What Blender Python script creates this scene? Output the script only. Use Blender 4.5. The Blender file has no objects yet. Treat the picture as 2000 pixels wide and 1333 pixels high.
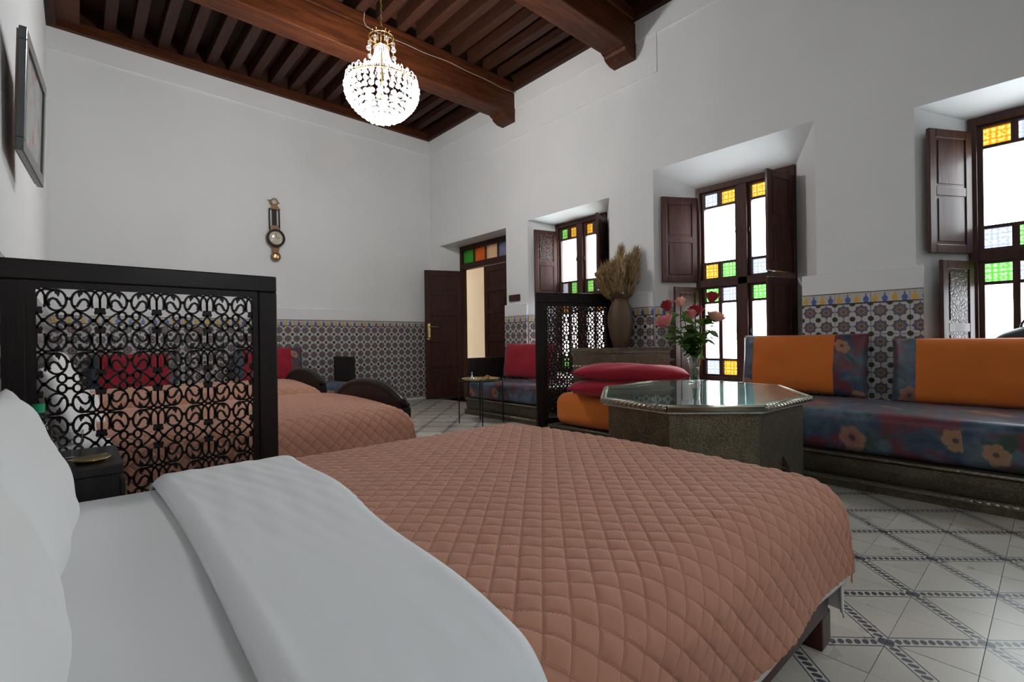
import bpy, bmesh, math, random
import numpy as np
from mathutils import Vector, Matrix
PI = math.pi
random.seed(7)
scene = bpy.context.scene
COL = scene.collection

# ------------------------------------------------------------------ camera, world, exposure
YAW, PITCH, ROLL, FPX, HC = 0.7297, 0.0002, -0.0136, 950.86, 0.9071
cam_d = bpy.data.cameras.new('camera'); cam = bpy.data.objects.new('camera', cam_d); COL.objects.link(cam)
cam_d.sensor_width = 36.0; cam_d.lens = 36.0 * FPX / 2000.0; cam_d.clip_start = 0.02; cam_d.clip_end = 100
fw = Vector((math.sin(YAW), math.cos(YAW), 0)); rt = Vector((math.cos(YAW), -math.sin(YAW), 0)); up = Vector((0, 0, 1))
f2 = fw * math.cos(PITCH) + up * math.sin(PITCH); u2 = up * math.cos(PITCH) - fw * math.sin(PITCH)
r3 = rt * math.cos(ROLL) + u2 * math.sin(ROLL); u3 = u2 * math.cos(ROLL) - rt * math.sin(ROLL)
M = Matrix((r3, u3, -f2)).transposed().to_4x4(); M.translation = Vector((0, 0, HC)); cam.matrix_world = M
scene.camera = cam

WORLD = 18.5
world = bpy.data.worlds.new('overcast_sky'); scene.world = world; world.use_nodes = True
bg = world.node_tree.nodes['Background']; bg.inputs[0].default_value = (0.90, 0.96, 1.03, 1); bg.inputs[1].default_value = WORLD
vs = scene.view_settings
vs.view_transform = 'Standard'; vs.look = 'None'; vs.exposure = 0.0; vs.gamma = 1.0; vs.use_curve_mapping = False
scene.cycles.max_bounces = 7; scene.cycles.diffuse_bounces = 5; scene.cycles.glossy_bounces = 3
scene.cycles.transmission_bounces = 4; scene.cycles.transparent_max_bounces = 12; scene.cycles.adaptive_threshold = 0.02
scene.cycles.caustics_reflective = False; scene.cycles.caustics_refractive = False

# room measures (metres)
XL, XR, YB, YF = -0.2, 4.335, 6.82, -1.45
ZP = 4.178                     # underside of the wall plate
XW = 4.685                     # plane of the window frames
DADO, LEDGE = 1.233, 1.39
WIN = {1: dict(fy=(3.52, 4.335), oy=(3.228, 4.519), oz=2.455),
       2: dict(fy=(1.50, 2.41), oy=(1.249, 2.689), oz=2.608),
       3: dict(fy=(-0.51, 0.401), oy=(-0.75, 0.642), oz=2.484)}
WZ0, WZ1 = 0.50, 2.41
DOOR = dict(fy=(5.18, 6.47), oy=(4.94, 6.559), oz=2.437, fz=2.45)
for n, w in WIN.items():       # daylight enters through the three windows: portals guide the sampling
    ld = bpy.data.lights.new('window_portal', 'AREA'); ld.shape = 'RECTANGLE'; ld.size = w['fy'][1] - w['fy'][0]; ld.size_y = WZ1 - WZ0
    ld.cycles.is_portal = True
    lo = bpy.data.objects.new('window_portal', ld); COL.objects.link(lo)
    lo.location = (XW + 0.09, sum(w['fy']) / 2, (WZ0 + WZ1) / 2); lo.rotation_euler = (PI / 2, 0, PI / 2)

FILL_WIN = (0.5, 1.4, 1.75, 2.55)       # added unseen window behind the camera, lets in fill light
ld = bpy.data.lights.new('window_portal', 'AREA'); ld.shape = 'RECTANGLE'; ld.size = .9; ld.size_y = .8; ld.cycles.is_portal = True
lo = bpy.data.objects.new('window_portal', ld); COL.objects.link(lo); lo.location = (.95, YF - .31, 2.15); lo.rotation_euler = (PI / 2, 0, PI)

# ------------------------------------------------------------------ node helpers
class S:
    """a float socket with arithmetic"""
    def __init__(s, nt, sock): s.nt, s.k = nt, sock
    def op(s, o, b=None, c=None):
        n = s.nt.nodes.new('ShaderNodeMath'); n.operation = o; s.nt.links.new(s.k, n.inputs[0])
        for i, v in ((1, b), (2, c)):
            if v is None: continue
            if isinstance(v, S): s.nt.links.new(v.k, n.inputs[i])
            else: n.inputs[i].default_value = v
        return S(s.nt, n.outputs[0])
    def __add__(s, b): return s.op('ADD', b)
    __radd__ = __add__
    def __sub__(s, b): return s.op('SUBTRACT', b)
    def __rsub__(s, b): return (s * -1.0) + b
    def __mul__(s, b): return s.op('MULTIPLY', b)
    __rmul__ = __mul__
    def __truediv__(s, b): return s.op('DIVIDE', b)
    def abs(s): return s.op('ABSOLUTE')
    def fract(s): return s.op('FRACT')
    def floor(s): return s.op('FLOOR')
    def sqrt(s): return s.op('SQRT')
    def cos(s): return s.op('COSINE')
    def sin(s): return s.op('SINE')
    def lt(s, b): return s.op('LESS_THAN', b)
    def gt(s, b): return s.op('GREATER_THAN', b)
    def max(s, b): return s.op('MAXIMUM', b)
    def min(s, b): return s.op('MINIMUM', b)
    def pw(s, b): return s.op('POWER', b)
    def atan2(s, b): return s.op('ARCTAN2', b)
    def step(s, a, b):
        n = s.nt.nodes.new('ShaderNodeMapRange'); n.interpolation_type = 'SMOOTHSTEP'; n.inputs[1].default_value = a; n.inputs[2].default_value = b
        s.nt.links.new(s.k, n.inputs[0]); return S(s.nt, n.outputs[0])

class G:
    def __init__(g, nt): g.nt = nt
    def put(g, sock, v):
        if isinstance(v, S): g.nt.links.new(v.k, sock)
        elif hasattr(v, 'is_linked') or isinstance(v, bpy.types.NodeSocket): g.nt.links.new(v, sock)
        elif isinstance(v, (tuple, list)) and len(sock.default_value) == 4 and len(v) == 3: sock.default_value = (*v, 1)
        else: sock.default_value = v
    def coord(g, k='Object'): return g.nt.nodes.new('ShaderNodeTexCoord').outputs[k]
    def pos(g): return g.nt.nodes.new('ShaderNodeNewGeometry').outputs['Position']
    def rnd(g): return S(g.nt, g.nt.nodes.new('ShaderNodeObjectInfo').outputs['Random'])
    def sep(g, v):
        n = g.nt.nodes.new('ShaderNodeSeparateXYZ'); g.nt.links.new(v, n.inputs[0]); return [S(g.nt, n.outputs[i]) for i in range(3)]
    def comb(g, x, y, z):
        n = g.nt.nodes.new('ShaderNodeCombineXYZ')
        for i, v in enumerate((x, y, z)): g.put(n.inputs[i], v)
        return n.outputs[0]
    def scale(g, v, s, off=(0, 0, 0)):
        n = g.nt.nodes.new('ShaderNodeMapping'); g.nt.links.new(v, n.inputs[0]); n.inputs['Scale'].default_value = s; n.inputs['Location'].default_value = off; return n.outputs[0]
    def noise(g, v, scale=5, detail=3, rough=.5, dist=0, col=False):
        n = g.nt.nodes.new('ShaderNodeTexNoise'); g.nt.links.new(v, n.inputs['Vector'])
        n.inputs['Scale'].default_value = scale; n.inputs['Detail'].default_value = detail; n.inputs['Roughness'].default_value = rough; n.inputs['Distortion'].default_value = dist
        return n.outputs['Color'] if col else S(g.nt, n.outputs[0])
    def voro(g, v, scale=5, feature='F1', out='Distance', rand=1.0, dim='3D'):
        n = g.nt.nodes.new('ShaderNodeTexVoronoi'); n.feature = feature; n.voronoi_dimensions = dim; g.nt.links.new(v, n.inputs['Vector'])
        n.inputs['Scale'].default_value = scale; n.inputs['Randomness'].default_value = rand
        o = n.outputs[out]; return S(g.nt, o) if out == 'Distance' else o
    def mix(g, f, a, b):
        n = g.nt.nodes.new('ShaderNodeMix'); n.data_type = 'RGBA'; g.put(n.inputs[0], f); g.put(n.inputs[6], a); g.put(n.inputs[7], b); return n.outputs[2]
    def bump(g, h, strength=.3, dist=.01):
        n = g.nt.nodes.new('ShaderNodeBump'); n.inputs['Strength'].default_value = strength; n.inputs['Distance'].default_value = dist; g.put(n.inputs['Height'], h); return n.outputs[0]
    def pbr(g, col, rough=.5, metal=0, normal=None, spec=.5, coat=0, sheen=0, trans=0, ior=1.45, emit=None, es=0, alpha=None, sss=0):
        n = g.nt.nodes.new('ShaderNodeBsdfPrincipled'); g.put(n.inputs['Base Color'], col); g.put(n.inputs['Roughness'], rough); g.put(n.inputs['Metallic'], metal)
        n.inputs['Specular IOR Level'].default_value = spec; n.inputs['Coat Weight'].default_value = coat; n.inputs['Coat Roughness'].default_value = .12
        n.inputs['Sheen Weight'].default_value = sheen; n.inputs['Transmission Weight'].default_value = trans; n.inputs['IOR'].default_value = ior
        if normal is not None: g.nt.links.new(normal, n.inputs['Normal'])
        if emit: n.inputs['Emission Color'].default_value = (*emit, 1); n.inputs['Emission Strength'].default_value = es
        return n.outputs[0]
    def shader(g, kind, col=None, rough=None):
        n = g.nt.nodes.new('ShaderNodeBsdf' + kind)
        if col is not None: g.put(n.inputs[0], col)
        if rough is not None: n.inputs['Roughness'].default_value = rough
        return n.outputs[0]
    def mixs(g, f, a, b):
        n = g.nt.nodes.new('ShaderNodeMixShader'); g.put(n.inputs[0], f); g.nt.links.new(a, n.inputs[1]); g.nt.links.new(b, n.inputs[2]); return n.outputs[0]
    def fresnel(g, ior=1.45):
        """Schlick reflectance of a thin sheet, the same from either face"""
        n = g.nt.nodes.new('ShaderNodeLayerWeight'); f0 = ((ior - 1) / (ior + 1)) ** 2
        return S(g.nt, n.outputs['Facing']).pw(4.6) * (1 - f0) + f0

def mat(name, fn):
    m = bpy.data.materials.new(name); m.use_nodes = True; nt = m.node_tree; nt.nodes.clear()
    o = nt.nodes.new('ShaderNodeOutputMaterial'); nt.links.new(fn(G(nt)), o.inputs[0]); return m

def wood(name, c0, c1, rough=.4, axis=0, coat=.0, sc=1.0, bump=.15, spec=.25):
    st = [9., 9., 9.]; st[axis] = .8
    def fn(g):
        v = g.scale(g.coord(), tuple(a * sc for a in st)); n = g.noise(v, 3.5, 3, .6, .6); n2 = g.noise(v, 14, 1)
        f = (n * .75 + n2 * .25).step(.3, .7)
        return g.pbr(g.mix(f, c0, c1), rough, normal=g.bump(n2, bump, .003), coat=coat, spec=spec)
    return mat(name, fn)

def fabric(name, col, var=.1, rough=.85, sheen=.3, weave=900, wr=.25):
    def fn(g):
        c = g.coord(); n = g.noise(c, 7, 2)
        d = tuple(a * (1 - var) for a in col)
        return g.pbr(g.mix(n, d, col), rough, normal=g.bump(n, wr, .01), sheen=sheen, spec=.25)
    return mat(name, fn)

# ------------------------------------------------------------------ materials
MT = {}
def m_plaster(g):
    n = g.noise(g.pos(), 1.6, 2, .6)
    return g.pbr(g.mix(n, (.78, .79, .79), (.85, .855, .85)), .75, normal=g.bump(n, .15, .02), spec=.3)
MT['plaster'] = mat('white_plaster', m_plaster)
MT['cream'] = mat('cream_plaster', lambda g: g.pbr(g.mix(g.noise(g.pos(), 2, 4), (.70, .62, .51), (.78, .70, .59)), .8))
MT['beam'] = wood('beam_cedar', (.036, .009, .0035), (.10, .028, .008), .5, 0, 0, .8)
MT['joist'] = wood('joist_cedar', (.024, .0085, .005), (.050, .017, .009), .55, 1, 0, .8)
MT['board'] = wood('ceiling_board', (.026, .010, .006), (.055, .02, .011), .55, 0)
MT['dark'] = wood('dark_walnut', (.005, .0024, .002), (.013, .0055, .004), .45, 2, .08)
MT['darkx'] = wood('dark_walnut_x', (.005, .0024, .002), (.013, .0055, .004), .45, 0, .08)
MT['door'] = wood('door_mahogany', (.026, .0085, .005), (.060, .018, .010), .45, 2, .08)
MT['shutter'] = wood('shutter_wood', (.045, .018, .014), (.078, .032, .024), .5, 2, .1)
def m_carved(g):
    c = g.coord(); x, y, z = g.sep(c); v = g.comb(x.abs(), 0.0, z); d = g.voro(v, 34, 'DISTANCE_TO_EDGE'); n = g.noise(v, 40, 2)
    f = d.step(.04, .16)
    return g.pbr(g.mix(f, (.028, .011, .009), (.085, .036, .027)), .5, normal=g.bump(f + n * .2, .8, .012))
MT['carved'] = mat('carved_wood', m_carved)
MT['black'] = wood('black_wood', (.010, .008, .008), (.022, .018, .017), .45, 2, .1)
MT['iron'] = mat('black_iron', lambda g: g.pbr((.012, .012, .013), .45, .6))
MT['steel'] = mat('polished_steel', lambda g: g.pbr((.75, .74, .70), .18, 1))
MT['brass'] = mat('aged_brass', lambda g: g.pbr(g.mix(g.noise(g.coord(), 30, 3), (.45, .31, .11), (.72, .55, .25)), .3, 1))
MT['gold'] = mat('gilt_metal', lambda g: g.pbr((.85, .62, .28), .22, 1))
MT['linen'] = fabric('white_linen', (.80, .80, .81), .03, .8, .1, 1200, .12)
MT['pillow'] = fabric('white_cotton', (.82, .815, .81), .03, .85, .1, 1200, .12)
MT['quilt'] = fabric('terracotta_velvet', (.46, .195, .115), .10, .8, .12, 700, .15)
def m_quilt(g):
    u, v, w = g.sep(g.coord('UV'))
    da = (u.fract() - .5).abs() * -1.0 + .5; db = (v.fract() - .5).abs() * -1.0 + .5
    d = da.min(db); groove = d.step(0, .13); thread_shade = d.lt(.022)
    c = g.coord(); n = g.noise(c, 6, 2); col = g.mix(n, (.42, .195, .125), (.49, .235, .155)); col = g.mix(thread_shade * .42, col, (.20, .075, .045))  # dark stitch lines: thread colour with the shade of the groove painted in
    return g.pbr(col, .8, normal=g.bump(groove, .42, .006), sheen=.12, spec=.2)
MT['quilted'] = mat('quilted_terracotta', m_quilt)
MT['orange'] = fabric('orange_cloth', (.64, .165, .026), .12, .8, .15, 500, .3)
MT['red'] = fabric('crimson_cloth', (.36, .014, .03), .12, .75, .2, 600, .25)
def m_floral(g):
    c = g.coord(); w = g.noise(c, 3.2, 3, col=True)
    n1 = g.noise(c, 6.5, 4, .55, .8); n2 = g.noise(g.scale(c, (1, 1, 1), (3.1, 7.2, 1.7)), 5.5, 3, .5, .6)
    n3 = g.noise(g.scale(c, (1, 1, 1), (9.1, 2.2, 5.7)), 8, 3, .5, .8)
    base = g.mix(n1.step(.35, .65), (.030, .045, .085), (.085, .125, .165))
    base = g.mix(n2.step(.50, .60), base, (.135, .032, .045)); base = g.mix(n3.step(.58, .66), base, (.035, .065, .05))
    vc = g.voro(c, 3.6, out='Position'); p = g.nt.nodes.new('ShaderNodeVectorMath'); p.operation = 'SUBTRACT'
    n = g.nt.nodes.new('ShaderNodeVectorMath'); n.operation = 'SCALE'; n.inputs['Scale'].default_value = 1.0
    g.nt.links.new(c, p.inputs[0]); g.nt.links.new(vc, p.inputs[1])
    x, y, z = g.sep(p.outputs[0]); wx, wy, wz = g.sep(w); yy = z + y * .7 + x * .2 + (wy - .5) * .05; xx = x + y * .75 + (wx - .5) * .05
    cc = g.sep(g.voro(c, 3.6, out='Color'))
    r = (xx * xx + yy * yy).sqrt() * (cc[2] * .9 + .7); th = yy.atan2(xx); edge = (th * 3.0 + cc[0] * 6.0).cos().abs() * .012 + .050
    fine = g.noise(c, 60, 3)
    inside = (edge - r + (fine - .5) * .014).step(-.006, .008)
    petal = g.mix(cc[0].gt(.6), (.40, .17, .055), (.30, .05, .055)); petal = g.mix(fine * .5 + (r * 16.0).step(.2, .8) * .3, petal, (.50, .30, .15))
    petal = g.mix((.013 - r).step(-.004, .003), petal, (.06, .03, .015))
    return g.pbr(g.mix(inside * cc[1].gt(.45) * .65, base, petal), .40, normal=g.bump(g.noise(c, 7, 3), .2, .02), sheen=.1, spec=.5)
MT['floral'] = mat('floral_satin', m_floral)
def m_emboss(g):
    c = g.coord(); d = g.voro(c, 150); n = g.noise(c, 160, 2); n2 = g.noise(c, 14, 4); d2 = g.voro(c, 46)
    h = d * .5 + n * .5 + d2 * .5
    return g.pbr(g.mix((n * .6 + d * .5 + n2 * .5).step(.5, 1.1), (.082, .066, .044), (.20, .172, .122)), .40, .8, normal=g.bump(h, .5, .004))
MT['engraved'] = mat('engraved_silver', lambda g: g.pbr(g.mix(g.voro(g.coord(), 40), (.38, .43, .42), (.68, .72, .69)), .35, .7, normal=g.bump(g.voro(g.coord(), 60), .4, .004)))
MT['emboss'] = mat('embossed_nickel_silver', m_emboss)
def m_rope(g):
    x, y, z = g.sep(g.coord()); s = ((x + y + z) * 190.0).sin()
    return g.pbr((.34, .31, .24), .28, .95, normal=g.bump(s, .6, .004))
MT['rope'] = mat('rope_moulding_metal', m_rope)
def m_glass_sheet(g):
    f = g.fresnel(1.5)
    return g.mixs(f, g.shader('Transparent', (.80, .90, .88)), g.shader('Glossy', (1, 1, 1), .015))
MT['sheet'] = mat('table_glass', m_glass_sheet)
MT['clear'] = mat('window_glass', lambda g: g.mixs(g.fresnel(1.45) * .5, g.shader('Transparent', (.97, .99, .98)), g.shader('Glossy', (1, 1, 1), .02)))
def m_vglass(g):
    return g.mixs(g.fresnel(1.45), g.shader('Transparent', (.955, .965, .96)), g.shader('Glossy', (1, 1, 1), .01))
MT['vglass'] = mat('vase_glass', m_vglass)
MT['water'] = mat('vase_water', lambda g: g.mixs(g.fresnel(1.33), g.shader('Transparent', (.93, .95, .92)), g.shader('Glossy', (1, 1, 1), .01)))
def tinted(name, tint, hi, scale=26):
    tint = tuple((t / WORLD) ** .5 for t in tint); hi = tuple((t / WORLD) ** .5 for t in hi)   # each ray crosses two faces
    def fn(g):
        x, y, z = g.sep(g.pos()); v = g.comb(y, z, 0.0)
        a = ((y * 120.0).sin() * (z * 120.0).sin()).abs(); d = g.voro(v, scale, 'DISTANCE_TO_EDGE', rand=.25)
        f = (a * .5 + d * 1.4).step(.15, .75)
        return g.mixs(g.fresnel(1.45) * .6, g.shader('Transparent', g.mix(f, tint, hi)), g.shader('Glossy', (1, 1, 1), .05))
    return mat(name, fn)
MT['g'] = tinted('green_glass', (.22, .95, .10), (.95, 1.9, .75)); MT['y'] = tinted('amber_glass', (1.2, .46, .015), (1.9, 1.3, .28))
MT['w'] = tinted('pale_blue_glass', (.75, .82, 1.15), (1.5, 1.55, 1.8)); MT['o'] = tinted('orange_glass', (1.1, .30, .012), (1.6, .8, .08))
def flat_glass(name, col):   # transom panes look on to the shaded gallery
    return mat(name, lambda g: g.mixs(.45, g.shader('Transparent', col), g.pbr(col, .15)))
MT['tg'] = flat_glass('transom_green', (.10, .55, .06)); MT['to'] = flat_glass('transom_orange', (.85, .27, .02))
MT['tc'] = flat_glass('transom_cream', (.95, .78, .58)); MT['tb'] = flat_glass('transom_blue', (.36, .40, .55))
CREAM, INK = (.60, .55, .47), (.045, .046, .065)
def m_floor(g, world=False):
    if world:
        x, y, z = g.sep(g.pos()); a = (x - 2.5784) / .2 + 100.0; b = (y - .1445) / .2 + 100.0
        par = ((a.floor() + b.floor()) * .5).fract().lt(.25)
        fx = (a.fract() - .5) * .2; fy = (b.fract() - .5) * .2
        x, y = fx, fy * (1 - par * 2.0); rn = g.noise(g.pos(), .9, 1)
        jnt = (fx.abs().max(fy.abs())).gt(.0988)
    else:
        x, y, z = g.sep(g.coord()); rn = g.rnd(); jnt = None
    q = (x - y).abs() * .7071; s = (x + y) * .7071
    line = (q - .0195).abs().lt(.0023)
    t = (s / .0236 + (x - y) * 9.0).fract() - .5; loz = ((t * 2.4).pw(2.0) + (q / .0125).pw(2.0)).lt(.9)
    bl = ((s.abs() - .1414).abs() + q).lt(.026)
    dk = line.max(loz * q.lt(.016)).max(bl)
    n = g.noise(g.pos(), 6, 3, .6); n2 = g.noise(g.pos(), 1.4, 1)
    base = g.mix(n * .55 + rn * .45, (.50, .455, .385), (.66, .615, .54)); base = g.mix(n2.step(.5, .75) * .35, base, (.52, .46, .36))
    ink = g.mix(n, (.05, .052, .075), (.11, .11, .13))
    c = g.mix(dk, base, ink)
    if jnt is not None: c = g.mix(jnt, c, (.10, .09, .08))
    return g.pbr(c, n * .10 + .24, spec=.5)
MT['ftile'] = mat('cement_tile', m_floor); MT['ffield'] = mat('cement_tile_field', lambda g: m_floor(g, True))
MT['grout'] = mat('floor_grout', lambda g: g.pbr(g.mix(g.noise(g.pos(), 20, 3), (.07, .06, .05), (.13, .12, .10)), .9))
def rosette(g, x, z, rn):
    P = .112
    u = (x / P + 50.0).fract() - .5; v = (z / P + 50.0).fract() - .5
    r = (u * u + v * v).sqrt(); th = v.atan2(u); c8 = (th * 8.0).cos(); c4 = (th * 4.0).cos()
    white = (.50, .48, .44); col = g.mix((c8 * .035 + .375 - r).step(-.01, .01), white, (.07, .075, .135))
    col = g.mix((c8 * .05 + .30 - r).step(-.01, .01), col, g.mix(rn, (.17, .10, .10), (.14, .105, .125)))
    col = g.mix((c8 * .03 + .19 - r).step(-.01, .01), col, (.24, .20, .19))
    col = g.mix((.115 - r).step(-.01, .01), col, g.mix(rn, (.10, .04, .025), (.18, .10, .03)))
    a = u.abs() - .5; b = v.abs() - .5; rc = (a * a + b * b).sqrt()
    col = g.mix((.165 - rc).step(-.01, .01), col, g.mix(rn, (.035, .05, .02), (.025, .035, .03)))
    m = (u.abs().min(v.abs())).lt(.02) * (r - .36).step(0, .01)
    return g.mix(m, col, (.09, .10, .2))
def frieze(g, x, z, rn):
    k = (x / .056 + 50.0); i = (k.floor() * .5).fract().lt(.25); u = (k.fract() - .5) * .056
    body = ((u / .0175).pw(2.0) + ((z + .011) / .02).pw(2.0)).lt(1.0); neck = u.abs().lt((.034 - z) * .16 + .002) * z.lt(.033) * z.gt(-.012)
    foot = u.abs().lt(.0125) * z.lt(-.02)
    col = g.mix(body.max(neck).max(foot), (.50, .47, .41), g.mix(i, (.075, .11, .36), (.62, .36, .07)))
    return g.mix(z.lt(-.034).max(z.gt(.0385)), col, (.03, .025, .025))
MT['dado'] = mat('zellige_print_tile', lambda g: g.pbr(rosette(g, g.sep(g.coord())[0], g.sep(g.coord())[2], g.rnd()), .22))
MT['frieze'] = mat('bottle_frieze_tile', lambda g: g.pbr(frieze(g, g.sep(g.coord())[0], g.sep(g.coord())[2], g.rnd()), .22))
MT['dadow'] = mat('zellige_print_field', lambda g: g.pbr(rosette(g, g.sep(g.pos())[1], g.sep(g.pos())[2], g.noise(g.pos(), 3)), .22))
MT['leaf'] = mat('rose_leaf', lambda g: g.mixs(.25, g.pbr(g.mix(g.noise(g.pos(), 25, 2), (.035, .085, .02), (.09, .17, .035)), .5), g.shader('Translucent', (.16, .30, .04))))
MT['stem'] = mat('rose_stem', lambda g: g.pbr((.07, .12, .03), .55))
def petal(name, a, b): return mat(name, lambda g: g.mixs(.2, g.pbr(g.mix(g.noise(g.coord(), 40, 2), a, b), .6, sheen=.2), g.shader('Translucent', b)))
MT['rose_red'] = petal('rose_red', (.22, .008, .015), (.42, .015, .03)); MT['rose_pink'] = petal('rose_pink', (.55, .10, .13), (.80, .32, .30)); MT['rose_peach'] = petal('rose_peach', (.75, .30, .20), (.85, .48, .36))
MT['pampas'] = mat('pampas_plume', lambda g: g.mixs(.25, g.pbr(g.mix(g.noise(g.pos(), 18, 3), (.30, .20, .09), (.56, .42, .24)), .9), g.shader('Translucent', (.55, .38, .18))))
MT['clay'] = mat('brown_clay', lambda g: g.pbr(g.mix(g.noise(g.coord(), 14, 5), (.055, .03, .015), (.135, .08, .04)), .6, normal=g.bump(g.noise(g.coord(), 40, 3), .4, .01)))
MT['crystal'] = mat('crystal_bead', lambda g: g.mixs(.42, g.shader('Transparent', (.98, .98, 1)), g.mixs(.35, g.shader('Translucent', (.95, .95, .95)), g.shader('Glossy', (1, 1, 1), .05))))
MT['bulb'] = mat('lamp_bulb', lambda g: g.pbr((1, 1, 1), .3, emit=(1, .95, .88), es=160))
MT['wire'] = mat('grey_cable', lambda g: g.pbr((.30, .25, .22), .6))
MT['print'] = mat('faded_print', lambda g: g.pbr(g.mix(g.noise(g.coord(), 16, 5).step(.58, .66), g.mix(g.noise(g.coord(), 9, 5), (.16, .17, .16), (.48, .48, .46)), (.45, .10, .10)), .25))
MT['frame'] = mat('grey_frame_wood', lambda g: g.pbr(g.mix(g.noise(g.coord(), 30, 3), (.035, .036, .037), (.075, .077, .078)), .3, coat=.3))
MT['fback'] = mat('frame_back', lambda g: g.pbr((.13, .075, .05), .6))
MT['dial'] = mat('clock_dial', lambda g: g.pbr(g.mix(g.noise(g.coord(), 20, 2), (.50, .46, .34), (.62, .58, .45)), .15, coat=.6))
MT['bronze'] = mat('clock_bronze', lambda g: g.pbr(g.mix(g.noise(g.coord(), 30, 3), (.13, .06, .025), (.24, .13, .05)), .35, .3))
MT['greencap'] = mat('green_plastic', lambda g: g.pbr((.01, .30, .13), .35))
MT['bagblack'] = mat('black_nylon', lambda g: g.pbr(g.mix(g.noise(g.coord(), 300, 1), (.02, .022, .024), (.05, .052, .055)), .55))
MT['sauce'] = mat('copper_fruit', lambda g: g.pbr((.35, .13, .06), .35))

# ------------------------------------------------------------------ mesh helpers
class MB:
    def __init__(s): s.v, s.f = [], []
    def add(s, v, f):
        o = len(s.v); s.v += [tuple(p) for p in v]; s.f += [tuple(i + o for i in q) for q in f]; return s
    def box(s, x0, x1, y0, y1, z0, z1, mtx=None):
        v = [(x, y, z) for x in (x0, x1) for y in (y0, y1) for z in (z0, z1)]
        if mtx is not None: v = [mtx @ Vector(p) for p in v]
        return s.add(v, [(0, 1, 3, 2), (4, 6, 7, 5), (0, 4, 5, 1), (2, 3, 7, 6), (0, 2, 6, 4), (1, 5, 7, 3)])
    def lathe(s, prof, seg=24, c=(0, 0, 0), cap=True, sx=1, sy=1):
        v, f = [], []; n = len(prof)
        for i in range(seg):
            a = 2 * PI * i / seg
            for r, z in prof: v.append((c[0] + r * math.cos(a) * sx, c[1] + r * math.sin(a) * sy, c[2] + z))
        for i in range(seg):
            j = (i + 1) % seg
            for k in range(n - 1): f.append((i * n + k, j * n + k, j * n + k + 1, i * n + k + 1))
        if cap:
            if prof[0][0] > 1e-6: f.append(tuple(i * n for i in range(seg))[::-1])
            if prof[-1][0] > 1e-6: f.append(tuple(i * n + n - 1 for i in range(seg)))
        return s.add(v, f)
    def tube(s, pts, r, seg=8, cap=True):
        pts = [Vector(p) for p in pts]; n = len(pts); v, f = [], []; rr = r if isinstance(r, (list, tuple)) else [r] * n
        prev = None
        for i, p in enumerate(pts):
            t = (pts[min(i + 1, n - 1)] - pts[max(i - 1, 0)]).normalized()
            a = prev if prev is not None else (Vector((0, 0, 1)) if abs(t.z) < .9 else Vector((1, 0, 0)))
            a = (a - t * a.dot(t)).normalized(); b = t.cross(a); prev = a
            for k in range(seg): q = 2 * PI * k / seg; v.append(p + (a * math.cos(q) + b * math.sin(q)) * rr[i])
        for i in range(n - 1):
            for k in range(seg): f.append((i * seg + k, i * seg + (k + 1) % seg, (i + 1) * seg + (k + 1) % seg, (i + 1) * seg + k))
        if cap: f += [tuple(range(seg))[::-1], tuple((n - 1) * seg + k for k in range(seg))]
        return s.add(v, f)
    def prism(s, poly, d0, d1, fn):
        """extrude a 2D polygon; fn(a, b, d) -> 3D"""
        n = len(poly); v = [fn(a, b, d0) for a, b in poly] + [fn(a, b, d1) for a, b in poly]
        return s.add(v, [tuple(range(n))[::-1], tuple(range(n, 2 * n))] + [(i, (i + 1) % n, (i + 1) % n + n, i + n) for i in range(n)])
    def ribbon(s, pts, w, d0, d1, fn, closed=False):
        n = len(pts); L, R = [], []
        for i in range(n):
            a = pts[(i - 1) % n] if (closed or i > 0) else pts[i]; b = pts[(i + 1) % n] if (closed or i < n - 1) else pts[i]
            tx, ty = b[0] - a[0], b[1] - a[1]; q = math.hypot(tx, ty) or 1; nx, ny = -ty / q * w / 2, tx / q * w / 2
            L.append((pts[i][0] + nx, pts[i][1] + ny)); R.append((pts[i][0] - nx, pts[i][1] - ny))
        v = [fn(a, b, d0) for a, b in L] + [fn(a, b, d0) for a, b in R] + [fn(a, b, d1) for a, b in L] + [fn(a, b, d1) for a, b in R]; f = []
        for i in range(n if closed else n - 1):
            j = (i + 1) % n
            f += [(i, j, n + j, n + i), (2 * n + i, 3 * n + i, 3 * n + j, 2 * n + j), (i, 2 * n + i, 2 * n + j, j), (n + i, n + j, 3 * n + j, 3 * n + i)]
        if not closed: f += [(0, n, 3 * n, 2 * n), (n - 1, 3 * n - 1, 4 * n - 1, 2 * n - 1)]
        return s.add(v, f)
    def mesh(s, name, smooth=False):
        me = bpy.data.meshes.new(name); me.from_pydata(s.v, [], s.f)
        bm = bmesh.new(); bm.from_mesh(me); bmesh.ops.recalc_face_normals(bm, faces=bm.faces); bm.to_mesh(me); bm.free()
        if smooth:
            me.shade_smooth()
            if smooth != 'all': me.set_sharp_from_angle(angle=math.radians(38))
        return me
    def build(s, name, m, parent=None, smooth=False, loc=(0, 0, 0), rot=(0, 0, 0)):
        return link(name, s.mesh(name, smooth), m, parent, loc, rot)

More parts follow.
